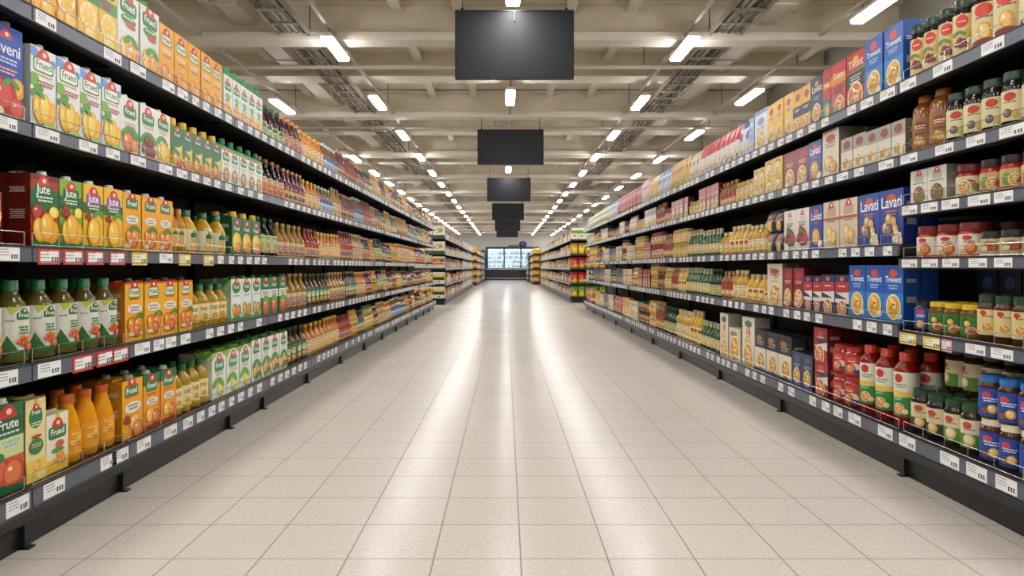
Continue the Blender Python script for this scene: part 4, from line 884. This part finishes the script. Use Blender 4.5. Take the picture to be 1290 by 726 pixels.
# ------------------------------------------------------------------ farther shelving, with packs on the end faces
def block_rack(side, xa, y0, y1, Z, label, cap_sku, cap_w, cap_h, cap_n, stuff_cols, seed, caplabel):
    sx = -1 if side == 'left' else 1
    rnd = random.Random(seed)
    root = empty('gondola_shelving', (xa + sx*.6, (y0+y1)/2, 0)); tag(root, label, 'shelf')
    ox, oy = root.location.x, root.location.y
    def bx(b, x0, x1, a, c, z0, z1, m):
        x0, x1 = sorted((x0, x1)); b.box(x0 - ox, x1 - ox, a - oy, c - oy, z0, z1, m)
    W = 1.2
    b = MB(); bx(b, xa + sx*.03, xa + sx*W, y0 + .03, y1, 0, .15, KICK); bx(b, xa - sx*.004, xa + sx*W, y0, y1, .11, .15, KICK); b.build('base_plinth', root)
    b = MB(); bx(b, xa + sx*.42, xa + sx*.46, y0 + .42, y1, .15, 2.0, BLK); bx(b, xa + sx*.05, xa + sx*W, *((y0 + .40, y0 + .43) if cap_sku else (y0 + .012, y0 + .035)), .15, 2.0, BLK); b.build('back_panel', root)
    for z in Z:
        b = MB(); bx(b, xa + sx*.01, xa + sx*W, y0 + .01, y1, z - .03, z, SHELF); b.build('shelf_board', root)
        b = MB(); bx(b, xa, xa + sx*.01, y0, y1, z - .05, z, mat('a9acb4', .4)); b.build('price_rail', root)
        b = MB(); bx(b, xa, xa + sx*W, y0, y0 + .01, z - .04, z, mat('3a3c40', .4)); b.build('end_rail', root)
    g = MB()                                             # the goods along the aisle: slivers that nobody could count
    Zs = sorted(Z)
    for i, z in enumerate(Zs):
        y = y0 + (.5 if cap_sku else .05)
        while y < y1 - .3:
            c = rnd.choice(stuff_cols); w = rnd.uniform(.09, .15); h = rnd.uniform(.2, .3); n = rnd.randint(2, 5)
            m = mat(c, .45); lm = mat(rnd.choice(['e3dcc8', 'd9c9a4', 'c9d0d6', 'd2a24c']), .45)
            for j in range(n):
                if y > y1 - .18: break
                d = rnd.uniform(.06, .1)
                bx(g, xa + sx*.06, xa + sx*(.06 + d), y, y + w*.93, z + .001, z + h*.62, lm if rnd.random() < .6 else m)
                bx(g, xa + sx*.07, xa + sx*(.05 + d), y + w*.15, y + w*.75, z + h*.62, z + h, m); y += w
            y += .01
    o = g.build('packaged_groceries', None); o.location = (ox, oy, 0); tag(o, 'dense mixed groceries on ' + label[0].lower() + label[1:], 'groceries', None, 'stuff')
    if cap_sku:
        for i, z in enumerate(Zs):
            for j in range(cap_n):
                k = cap_sku[i % len(cap_sku)]
                x = xa + sx * (.03 + cap_w * (j + .5))
                nm = ['bottom', 'fourth', 'middle', 'second', 'top'][i]
                sk = S[k]
                place(k, cap_w * .95, cap_h, .2, (x, y0 + .14, z + .001), 0, f"{ordinal(j+1)} {sk['desc']} from aisle, {nm} shelf of {caplabel}",
                      f"packs on the {caplabel}", False)
Z2 = [.17, .56, .98, 1.38, 1.80]
MIX = ['c98f48', 'd9b26a', 'b5472c', '8a3a38', '4a3a4a', 'd9c9a4', '5a6a7a', 'a8783c', 'c9a468', '6a3a34', 'b9a888', '7a8a5a']
YEL_ = ['d9a52c', 'e0b444', 'c98f2c', 'd2a23c', 'b98a34']
PALE = ['c9d0da', 'dfe2e6', 'b9c2cc', 'd9d4c4', 'a9b2c0']
sku('pack_melon', 'packet', 'food_pack', 'box', 'white pack with green fruit', 'white fruit packs', bg='e3dfcf', side='b9b4a4', art=[('b', 0, .22, '2f5a34'), ('f', .16, .62, .2, '7a8a3a', 'a8b45a'), ('f', -.15, .75, .16, 'b5c25a', 'd2d98a'), ('e', -.1, .4, .2, .06, 'd9a04a')])
sku('pack_sunny', 'packet', 'food_pack', 'box', 'white pack with yellow flowers', 'white flowered packs', bg='e3dfcf', side='b9b4a4', art=[('b', .3, .58, '2c4a2a'), ('b', .58, .78, 'd9b03a'), ('e', 0, .72, .36, .1, 'e9c65a'), ('e', .05, .16, .1, .06, '4a4a44')])
sku('pack_amber', 'packet', 'food_pack', 'box', 'white pack with red fruit', 'white red fruit packs', bg='ddd2b8', side='b9b4a4', art=[('b', .55, .85, '9a6a2c'), ('e', 0, .66, .3, .1, 'd98a3a'), ('e', .24, .62, .12, .1, '4a6a2c'), ('b', .3, .45, 'c25a34')])
sku('sack_yellow', 'pouch', 'food_sack', 'bag', 'yellow food sack', 'yellow sacks', bg='dcb02c', bands=[(.6, 1, 'c99a24')], art=[('e', 0, .4, .3, .14, 'e9c93a'), ('e', .1, .62, .2, .08, '8a9a34')])
sku('sack_red', 'pouch', 'food_sack', 'bag', 'red and yellow food sack', 'red sacks', bg='b8302a', bands=[(.0, .3, 'd9a82c')], art=[('e', 0, .5, .26, .12, 'd2542c'), ('e', .1, .3, .2, .1, 'e5b83c')])
sku('sack_green', 'pouch', 'food_sack', 'bag', 'yellow and green food sack', 'green and yellow sacks', bg='7f9a34', bands=[(.0, .4, 'd9b82c')], art=[('e', 0, .34, .3, .14, 'e0c83c'), ('e', .05, .7, .2, .08, '3a5a2c')])
sku('sack_orange', 'pouch', 'food_sack', 'bag', 'orange food sack', 'orange sacks', bg='c8963c', bands=[(.7, 1, 'a87a34')], art=[('e', 0, .4, .3, .14, 'e5b03c')])
sku('pack_greenwhite', 'packet', 'food_pack', 'box', 'white and green pack', 'white and green packs', bg='dcdcc8', side='b9b4a4', art=[('b', .5, .8, '5f9a44'), ('e', 0, .3, .3, .12, 'c99a4a')])
block_rack('left', -1.60, 17.6, 25.6, Z2, 'pale goods gondola beyond the left rack', ['pack_sunny', 'pack_sunny', 'pack_amber', 'pack_melon', 'pack_melon'], .33, .31, 3, MIX, 1, 'gondola end beyond left rack')
block_rack('left', -1.64, 25.7, 33.5, Z2, 'bluish white goods shelving, far left of aisle', None, 0, 0, 0, PALE, 2, '')
block_rack('left', -1.55, 36, 43, Z2, 'golden goods gondola, farther left of aisle', ['sack_orange'], .4, .3, 2, YEL_, 3, 'golden gondola end on far left')
block_rack('left', -1.55, 43.3, 50.2, Z2, 'small gondola nearest refrigerator on left of aisle', None, 0, 0, 0, MIX, 4, '')
block_rack('right', 1.82, 18.6, 28.5, Z2, 'mixed goods gondola beyond the right rack', ['sack_green', 'sack_red', 'sack_red', 'sack_yellow', 'pack_greenwhite'], .20, .31, 5, MIX, 5, 'gondola end beyond right rack')
block_rack('right', 1.84, 28.6, 35.5, Z2, 'pale yellow goods shelving, far right of aisle', None, 0, 0, 0, PALE + YEL_, 6, '')
block_rack('right', 1.56, 38, 44, Z2, 'orange goods gondola, farther right of aisle', ['sack_orange', 'sack_orange', 'sack_orange', 'sack_orange', 'sack_yellow'], .4, .32, 2, YEL_, 7, 'orange gondola end on far right')
block_rack('right', 1.52, 45.5, 50.2, Z2, 'small gondola nearest refrigerator on right of aisle', None, 0, 0, 0, MIX, 8, '')

# ------------------------------------------------------------------ room shell
def nodes(name):
    m = bpy.data.materials.new(name); m.use_nodes = True
    return m, m.node_tree, m.node_tree.nodes['Principled BSDF']
def floor_material():
    m, nt, b = nodes('terrazzo_tiles'); N = nt.nodes.new; K = nt.links.new
    tc = N('ShaderNodeTexCoord'); mp = N('ShaderNodeMapping'); mp.inputs['Location'].default_value = (-.0518 + 30*.2985, -2.263 + 60*.2985, 0)
    K(tc.outputs['Object'], mp.inputs['Vector'])
    sp = N('ShaderNodeSeparateXYZ'); K(mp.outputs[0], sp.inputs[0])
    def M(op, a, c=None):
        n = N('ShaderNodeMath'); n.operation = op
        for i, v in enumerate((a, c)):
            if v is None: continue
            if isinstance(v, (int, float)): n.inputs[i].default_value = v
            else: K(v, n.inputs[i])
        return n.outputs[0]
    T = .2985; line = None; ids = []
    for ax in ('X', 'Y'):
        q = M('DIVIDE', sp.outputs[ax], T); ids.append(M('FLOOR', q))
        f = M('FRACT', q); d = M('MINIMUM', f, M('SUBTRACT', 1.0, f))
        l = M('LESS_THAN', d, .0085); line = l if line is None else M('MAXIMUM', line, l)
    cm = N('ShaderNodeCombineXYZ'); K(ids[0], cm.inputs[0]); K(ids[1], cm.inputs[1])
    wn = N('ShaderNodeTexWhiteNoise'); wn.noise_dimensions = '3D'; K(cm.outputs[0], wn.inputs['Vector'])
    n1 = N('ShaderNodeTexNoise'); n1.inputs['Scale'].default_value = 70; n1.inputs['Detail'].default_value = 4; K(tc.outputs['Object'], n1.inputs['Vector'])
    n2 = N('ShaderNodeTexNoise'); n2.inputs['Scale'].default_value = 1.6; n2.inputs['Detail'].default_value = 5; K(tc.outputs['Object'], n2.inputs['Vector'])
    vo = N('ShaderNodeTexVoronoi'); vo.inputs['Scale'].default_value = 55; K(tc.outputs['Object'], vo.inputs['Vector'])
    cr = N('ShaderNodeValToRGB'); e = cr.color_ramp.elements
    e[0].position = .3; e[0].color = rgb('bbb5ab'); e[1].position = .72; e[1].color = rgb('cfc9c0'); K(n1.outputs['Fac'], cr.inputs[0])
    def mix(f, a, c, mode='MIX'):
        n = N('ShaderNodeMix'); n.data_type = 'RGBA'; n.blend_type = mode
        for i, v in ((0, f), (6, a), (7, c)):
            if isinstance(v, (int, float)): n.inputs[i].default_value = v
            elif isinstance(v, tuple): n.inputs[i].default_value = v
            else: K(v, n.inputs[i])
        return n.outputs[2]
    spk = M('LESS_THAN', vo.outputs['Distance'], .16)
    c = mix(M('MULTIPLY', spk, .35), cr.outputs[0], rgb('a39580'))
    c = mix(M('MULTIPLY', wn.outputs['Value'], .16), c, rgb('bdb3a4'))
    c = mix(M('MULTIPLY', n2.outputs['Fac'], .22), c, rgb('cfc3b6'))
    c = mix(M('MULTIPLY', line, .9), c, rgb('7d7264'))
    K(c, b.inputs['Base Color'])
    b.inputs['Specular IOR Level'].default_value = .09
    ra = N('ShaderNodeMapRange'); ra.inputs[3].default_value = .15; ra.inputs[4].default_value = .29; K(n2.outputs['Fac'], ra.inputs[0])
    K(M('MAXIMUM', ra.outputs[0], M('MULTIPLY', line, .5)), b.inputs['Roughness'])
    bp = N('ShaderNodeBump'); bp.inputs['Strength'].default_value = .12; bp.inputs['Distance'].default_value = .004
    n3 = N('ShaderNodeTexNoise'); n3.inputs['Scale'].default_value = 9; K(tc.outputs['Object'], n3.inputs['Vector'])
    K(M('SUBTRACT', n3.outputs['Fac'], M('MULTIPLY', line, .5)), bp.inputs['Height']); K(bp.outputs[0], b.inputs['Normal'])
    return m
def plain_noise(name, a, c, scale=3.0, rough=.7, stretch=(1,1,1)):
    m, nt, b = nodes(name); N = nt.nodes.new; K = nt.links.new
    tc = N('ShaderNodeTexCoord'); mp = N('ShaderNodeMapping'); mp.inputs['Scale'].default_value = stretch; K(tc.outputs['Object'], mp.inputs[0])
    n = N('ShaderNodeTexNoise'); n.inputs['Scale'].default_value = scale; n.inputs['Detail'].default_value = 6; K(mp.outputs[0], n.inputs['Vector'])
    cr = N('ShaderNodeValToRGB'); cr.color_ramp.elements[0].position = .3; cr.color_ramp.elements[1].position = .7
    cr.color_ramp.elements[0].color = rgb(a); cr.color_ramp.elements[1].color = rgb(c)
    K(n.outputs['Fac'], cr.inputs[0]); K(cr.outputs[0], b.inputs['Base Color']); b.inputs['Roughness'].default_value = rough
    return m
XW0, XW1, YW0, YW1, HC = -7.0, 4.55, -5.0, 53.0, 4.08
def slab(name, x0, x1, y0, y1, z0, z1, m):
    b = MB(); b.box(x0, x1, y0, y1, z0, z1, m); o = b.build(name); tag(o, kind='structure'); return o
slab('floor', XW0, XW1, YW0, YW1, -.1, 0, floor_material())
DECK = plain_noise('painted_deck', 'd8ccb6', 'e6dbc7', 1.2, .75, (1, .25, 1))
slab('ceiling', XW0, XW1, YW0, YW1, HC, HC + .1, DECK)
WALLM = plain_noise('wall_paint', 'e2ded4', 'eae6de', 2, .8)
slab('wall_far', XW0, XW1, YW1, YW1 + .1, 0, HC, WALLM)
slab('wall_near', XW0, XW1, YW0 - .1, YW0, 0, HC, WALLM)
slab('wall_left', XW0 - .1, XW0, YW0, YW1, 0, HC, WALLM)
slab('wall_right', XW1, XW1 + .1, YW0, YW1, 0, HC, plain_noise('grey_wall', '8c877c', '98938a', 2, .8))

# ceiling steelwork
BEAM = plain_noise('beam_paint', 'c6bba6', 'd8cdb9', 2.5, .6); BEAML = plain_noise('beam_flange_paint', 'd2cabb', 'e0d9cb', 2.5, .5); DARKB = plain_noise('old_steel', '6a6254', '857b6a', 2, .6)
def st(name, b):
    o = b.build(name); tag(o, kind='structure'); return o
k = 0
y = 3.80
while y < 52:
    b = MB()
    if k % 2 == 0:                                       # I section: broad lower flange, web set back
        b.box(XW0, XW1, y - .12, y + .12, 3.60, 3.645, BEAML); b.box(XW0, XW1, y - .10, y - .07, 3.635, 3.70, BEAML)
        b.box(XW0, XW1, y - .03, y + .03, 3.635, HC, BEAM); b.box(XW0, XW1, y - .11, y + .11, HC - .05, HC, BEAM)
    else:                                                # boxed beam
        b.box(XW0, XW1, y - .16, y + .16, 3.76, HC, BEAM); b.box(XW0, XW1, y - .18, y + .18, 3.73, 3.76, BEAML)
    st('ceiling_beam', b); k += 1; y += 1.93
b = None
for i, x in enumerate([-4.6, -3.35, -2.55, -1.25, -.55, .75, 1.45, 2.75, 3.3, 4.2]):   # purlins along the aisle
    b = MB(); z = HC - .12
    b.box(x - .035, x + .035, YW0, YW1, z, HC, BEAM); b.box(x - .06, x + .06, YW0, YW1, z - .012, z, BEAML if i % 2 else BEAM); st('ceiling_purlin', b)
y = 6.6
while y < 50:                                            # deck joint strips
    for dx in (0, ):
        b = MB(); b.box(XW0, XW1, y - .02, y + .02, HC - .02, HC, DARKB); st('ceiling_joint_strip', b)
    y += .965
# pipes, trays, ducts
PIPE = mat('c2b8a4', .45); TRAY = mat('8f8878', .45, .3); TRAYD = mat('4a463e', .6)
for i, (y, z) in enumerate([(8.6, 3.612), (12.3, 3.612), (15.6, 3.612), (19.4, 3.612), (23.2, 3.612), (26.9, 3.612), (30.9, 3.612)]):
    b = MB(); b.tube((XW0 + .02, y, z), (XW1 - .02, y, z), .026, PIPE, 10)
    for x in (-4.2, -2.2, -.2, 1.8, 3.8): b.tube((x, y, z), (x, y, HC - .001), .006, TRAYD, 5)
    o = b.build('sprinkler_pipe'); tag(o, f"{ordinal(i+1)} thin cream pipe crossing the ceiling, from near end", 'pipe', 'pipes crossing the ceiling')
def tray(name, x, w, h, z, label, cat, rung):
    root = empty(name, (x, 24, z)); tag(root, label, cat)
    b = MB(); b.box(-w/2, -w/2 + .012, -28.9, 28.5, 0, h, TRAY); b.box(w/2 - .012, w/2, -28.9, 28.5, 0, h, TRAY); b.build('side_rail', root)
    r = MB(); yy = -28.8
    while yy < 28.4: r.box(-w/2 + .012, w/2 - .012, yy, yy + .05, .005, .02, TRAY); yy += rung
    r.build('rung', root)['kind'] = 'stuff'
    c = MB(); rnd = random.Random(int(abs(x) * 100))
    for j in range(4):
        px_ = -w*.35 + j * w * .22
        c.tube((px_, -28.9, .035), (px_ + rnd.uniform(-.02, .02), 28.4, .035), .013, mat(rnd.choice(['3a3834', '5a554a', '8a8474']), .6), 6)
    c.build('cable', root)
    hg = MB()
    yy = -28
    while yy < 28:
        for sx in (-1, 1): hg.tube((sx*w/2, yy, h), (sx*w/2, yy, HC - z - .001), .007, TRAYD, 5)
        yy += 3.86
    hg.build('hanger', root)
tray('cable_tray', -2.42, .34, .07, 3.66, 'grey cable tray beside the left row of ceiling lights', 'cable tray', .4)
tray('cable_tray', 2.52, .36, .07, 3.66, 'grey cable tray beside the right row of ceiling lights', 'cable tray', .4)
def duct(x, w, h, z, label):
    b = MB(); b.box(x - w/2, x + w/2, YW0 + .1, YW1 - .1, z, z + h, plain_noise('duct_paint', 'bcb29f', 'ccc2b0', 2, .5))
    yy = YW0 + .4
    while yy < YW1 - .4: b.box(x - w/2 - .012, x + w/2 + .012, yy, yy + .03, z - .012, z + h + .012, BEAM); yy += 1.93
    o = b.build('ventilation_duct'); tag(o, label, 'duct')
duct(-2.98, .24, .2, 3.80, 'beige square duct along the ceiling above the left rack')
duct(2.98, .22, .2, 3.80, 'beige square duct along the ceiling above the right rack')

# ------------------------------------------------------------------ ceiling lights in rows
LAMP = emis('fdfbfb', 34.0, 'lit_tube'); LB = mat('dedbd2', .4)
def lamp(x, y, l, label, group):
    root = empty('ceiling_light', (x, y, 3.5)); tag(root, label, 'light', group)
    h = MB(); h.prism([(-.07, .03), (-.05, .075), (.05, .075), (.07, .03)], -l/2, l/2, LB); h.build('housing', root)
    d = MB(); d.prism([(-.058, 0), (-.064, .029), (.064, .029), (.058, 0)], -l/2 + .01, l/2 - .01, LAMP); d.build('diffuser', root)
    w = MB()
    for yy in (-l*.35, l*.35): w.tube((0, yy, .075), (0, yy, .15), .005, TRAYD, 5)
    w.build('hanger', root)
rows = [('left', -1.96, [-2.4, .1, 2.6, 5.1] + [7.61 + 2.5*i for i in range(18)], .8), ('right', 2.06, [-2.4, .1, 2.6, 5.1] + [7.61 + 2.5*i for i in range(18)], .8),
        ('middle', .07, [-1.3, 2.3, 5.92] + [9.8 + 3.6*i for i in range(12)], .8), ('outer right', 3.6, [.6, 3.5, 6.35, 9.75, 12.6, 15.4, 18.2, 21, 23.8, 26.6, 29.4, 32.2, 35, 37.8, 40.6, 43.4, 46.2, 49, 51.4], .85), ('outer left', -3.5, [-1.0, 1.6, 4.2, 10.35, 15.3] + [17.6 + 2.25*i for i in range(15)], .85)]  # outer left: nearest lamps, before the gap, are unseen and added for light
for nm, x, ys, l in rows:  # far ends of middle and outer rows extended to brighten the far wall
    for i, y in enumerate(ys):
        lamp(x, y, l, f"{ordinal(i+1)} bright strip light from near end of {nm} ceiling row", f"strip lights of the {nm} row")
    b = MB(); b.box(-.02, .02, -29, 28, 0, .04, mat('b4ab9a', .5))
    yy = -28
    while yy < 28: b.tube((0, yy, .04), (0, yy, HC - 3.65 - .001), .006, TRAYD, 5); yy += 3.0
    o = b.build('lighting_track'); o.location = (x, 24, 3.65); tag(o, f"long cream track carrying the {nm} row of strip lights", 'track')

# ------------------------------------------------------------------ hanging dark screens over the aisle
SCR = mat('1b1c1f', .55, 0, .25); SFR = mat('111214', .45, 0, .3)
for i, y in enumerate([6.41, 11.5, 17.4, 23.9, 29.9, 35.0]):
    zb = [2.83, 2.79, 2.74, 2.72, 2.66, 2.60][i]; W, H = 1.15, [.66, .61, .62, .60, .60, .58][i]
    root = empty('hanging_screen', (.085, y, zb)); tag(root, f"{ordinal(i+1)} black hanging screen from near end, over middle of aisle", 'screen', 'black screens hanging in a row over the aisle')
    b = MB(); b.box(-W/2 + .012, W/2 - .012, -.028, .028, .012, H - .012, SCR); b.build('panel', root)
    b = MB()
    b.box(-W/2, W/2, -.034, .034, 0, .014, SFR); b.box(-W/2, W/2, -.034, .034, H - .014, H, SFR)
    b.box(-W/2, -W/2 + .012, -.034, .034, .014, H - .014, SFR); b.box(W/2 - .012, W/2, -.034, .034, .014, H - .014, SFR); b.build('frame', root)
    for sx in (-1, 1):
        b = MB(); b.tube((sx*W*.44, 0, H), (sx*W*.44, 0, HC - zb - .001), .006, TRAYD, 6); b.box(sx*W*.44 - .012, sx*W*.44 + .012, -.012, .012, H, H + .03, SFR); b.build('hanger_rod', root)
    if i == 0:
        b = MB(); b.box(-.009, .009, -.042, -.034, H - .11, H - .02, SFR); b.box(-.015, .015, -.046, -.034, H - .03, H - .005, SFR); b.build('bracket', root)

# ------------------------------------------------------------------ refrigerator on the far wall
GLOW = emis('a9cbee', .85, 'fridge_light'); FB = mat('1c1e22', .4); FS = mat('c9d2da', .3)
fx0, fx1, fy = -1.55, 2.62, 51.6
root = empty('display_refrigerator', ((fx0+fx1)/2, fy + .5, 0)); tag(root, 'black three door display refrigerator glowing at the end of aisle', 'refrigerator')
ox, oy = root.location.x, root.location.y
def fb(x0, x1, y0, y1, z0, z1, m, name=None, parent=None):
    b = MB(); b.box(x0 - ox, x1 - ox, y0 - oy, y1 - oy, z0, z1, m)
    return b.build(name, parent or root) if name else b
b = MB()
for q in ((fx0, fx1, fy, fy + 1, 0, .86), (fx0, fx1, fy, fy + 1, 2.48, 2.62), (fx0, fx0 + .12, fy, fy + 1, .86, 2.48), (fx1 - .12, fx1, fy, fy + 1, .86, 2.48), (fx0, fx1, fy + .95, fy + 1, .86, 2.48)):
    b.box(q[0] - ox, q[1] - ox, q[2] - oy, q[3] - oy, q[4], q[5], FB)
b.build('cabinet', root)
fb(fx0 - .0, fx1, fy - .06, fy, .12, .2, mat('8f949a', .4), 'bumper_rail')
fb(fx0 - .0, fx1, fy - .03, fy, .84, .90, mat('c2c8ce', .4), 'sill_rail')
fb(fx0 + .13, fx1 - .13, fy + .93, fy + .949, .88, 2.47, GLOW, 'light_panel')
fb(fx0 + .13, fx1 - .13, fy + .3, fy + .6, 2.44, 2.475, emis('e6f0fa', 3.0, 'fridge_tube'), 'light_tube')
for i in range(4): fb(fx0 + .13, fx1 - .13, fy + .12, fy + .9, 1.0 + .34*i, 1.02 + .34*i, FS, 'shelf')
dw = (fx1 - fx0 - .24) / 3
gm, nt, gb = nodes('door_glass'); gb.inputs['Base Color'].default_value = (.9, .95, 1, 1); gb.inputs['Roughness'].default_value = .05; gb.inputs['Alpha'].default_value = .12
for i in range(3):
    x0 = fx0 + .12 + dw*i; x1 = x0 + dw
    d = MB()
    for q in ((x0, x0 + .05, .9, 2.48), (x1 - .05, x1, .9, 2.48), (x0 + .05, x1 - .05, .9, .95), (x0 + .05, x1 - .05, 2.43, 2.48)): d.box(q[0] - ox, q[1] - ox, fy - .03 - oy, fy + .01 - oy, q[2], q[3], FB)
    do = d.build('door', root)
    g = MB(); g.box(x0 + .05 - ox, x1 - .05 - ox, fy - .015 - oy, fy - .005 - oy, .95, 2.43, gm); g.build('glass_pane', do)
    hd = MB(); hd.box(x1 - .045 - ox, x1 - .02 - ox, fy - .07 - oy, fy - .03 - oy, 1.4, 1.9, FS); hd.build('handle', do)
g = MB(); rnd = random.Random(4)
for i in range(4):
    x = fx0 + .2
    while x < fx1 - .35:
        w = rnd.uniform(.08, .16)
        if rnd.random() < .75: g.box(x, x + w*.9, fy + .16, fy + .4, 1.021 + .34*i, 1.021 + .34*i + rnd.uniform(.1, .24), mat(rnd.choice(['dfe6ea', 'c9d9e6', 'b5c9dc', 'd9b8b0', 'c9d4b8', 'e6e2d2']), .5))
        x += w
o = g.build('dairy_packs'); tag(o, 'pale dairy packs inside the display refrigerator', 'groceries', None, 'stuff')
b = MB(); b.lathe([(.24, 0), (.30, .12), (.30, .26), (.24, .38), (.10, .44)], 20, mat('3a4a78', .5)); o = b.build('blue_tub'); o.location = (1.36, fy + .4, 2.62); tag(o, 'round blue tub on top of the display refrigerator', 'tub')
b = MB(); b.box(-.42, .42, -.2, .2, 0, .10, mat('5c6470', .5)); b.box(-.40, .40, -.18, .18, .10, .12, mat('3a3e46', .5)); o = b.build('grey_case'); o.location = (.62, fy + .4, 2.62); tag(o, 'flat grey case lying on the refrigerator beside blue tub', 'case')
b = MB(); b.box(-.75, .75, -.4, .4, 0, .12, FB); b.box(-.72, .72, -.36, .4, .12, 2.2, mat('9aa4ae', .5)); b.box(-.75, .75, -.4, .4, 2.2, 2.34, FB)
for i in range(4): b.box(-.7, .7, -.42, -.36, .5 + .42*i, .53 + .42*i, FB)
o = b.build('wall_cabinet'); o.location = (-2.35, fy + .5, 0); tag(o, 'grey cabinet with dark top left of the refrigerator', 'cabinet')

# ------------------------------------------------------------------ light, camera, view
w = bpy.data.worlds.new('World'); scn.world = w; w.use_nodes = True
w.node_tree.nodes['Background'].inputs[0].default_value = (1, .97, .92, 1); w.node_tree.nodes['Background'].inputs[1].default_value = .25
cam = bpy.data.cameras.new('camera'); co = bpy.data.objects.new('camera', cam); COL.objects.link(co); scn.camera = co
co.location = (0, 0, 1.0); co.rotation_euler = (PI/2, 0, 0)
cam.sensor_width = 36; cam.lens = 36 * F / 1290
cam.shift_x = (645 - VX) / 1290; cam.shift_y = -(363 - VY) / 1290
cam.clip_start = .05; cam.clip_end = 200
scn.view_settings.view_transform = 'Standard'; scn.view_settings.look = 'None'; scn.view_settings.gamma = 1; scn.view_settings.use_curve_mapping = False
scn.view_settings.exposure = 1.1
scn.cycles.use_denoising = True
scn.cycles.max_bounces = 6; scn.cycles.diffuse_bounces = 4; scn.cycles.glossy_bounces = 3; scn.cycles.sample_clamp_indirect = 6
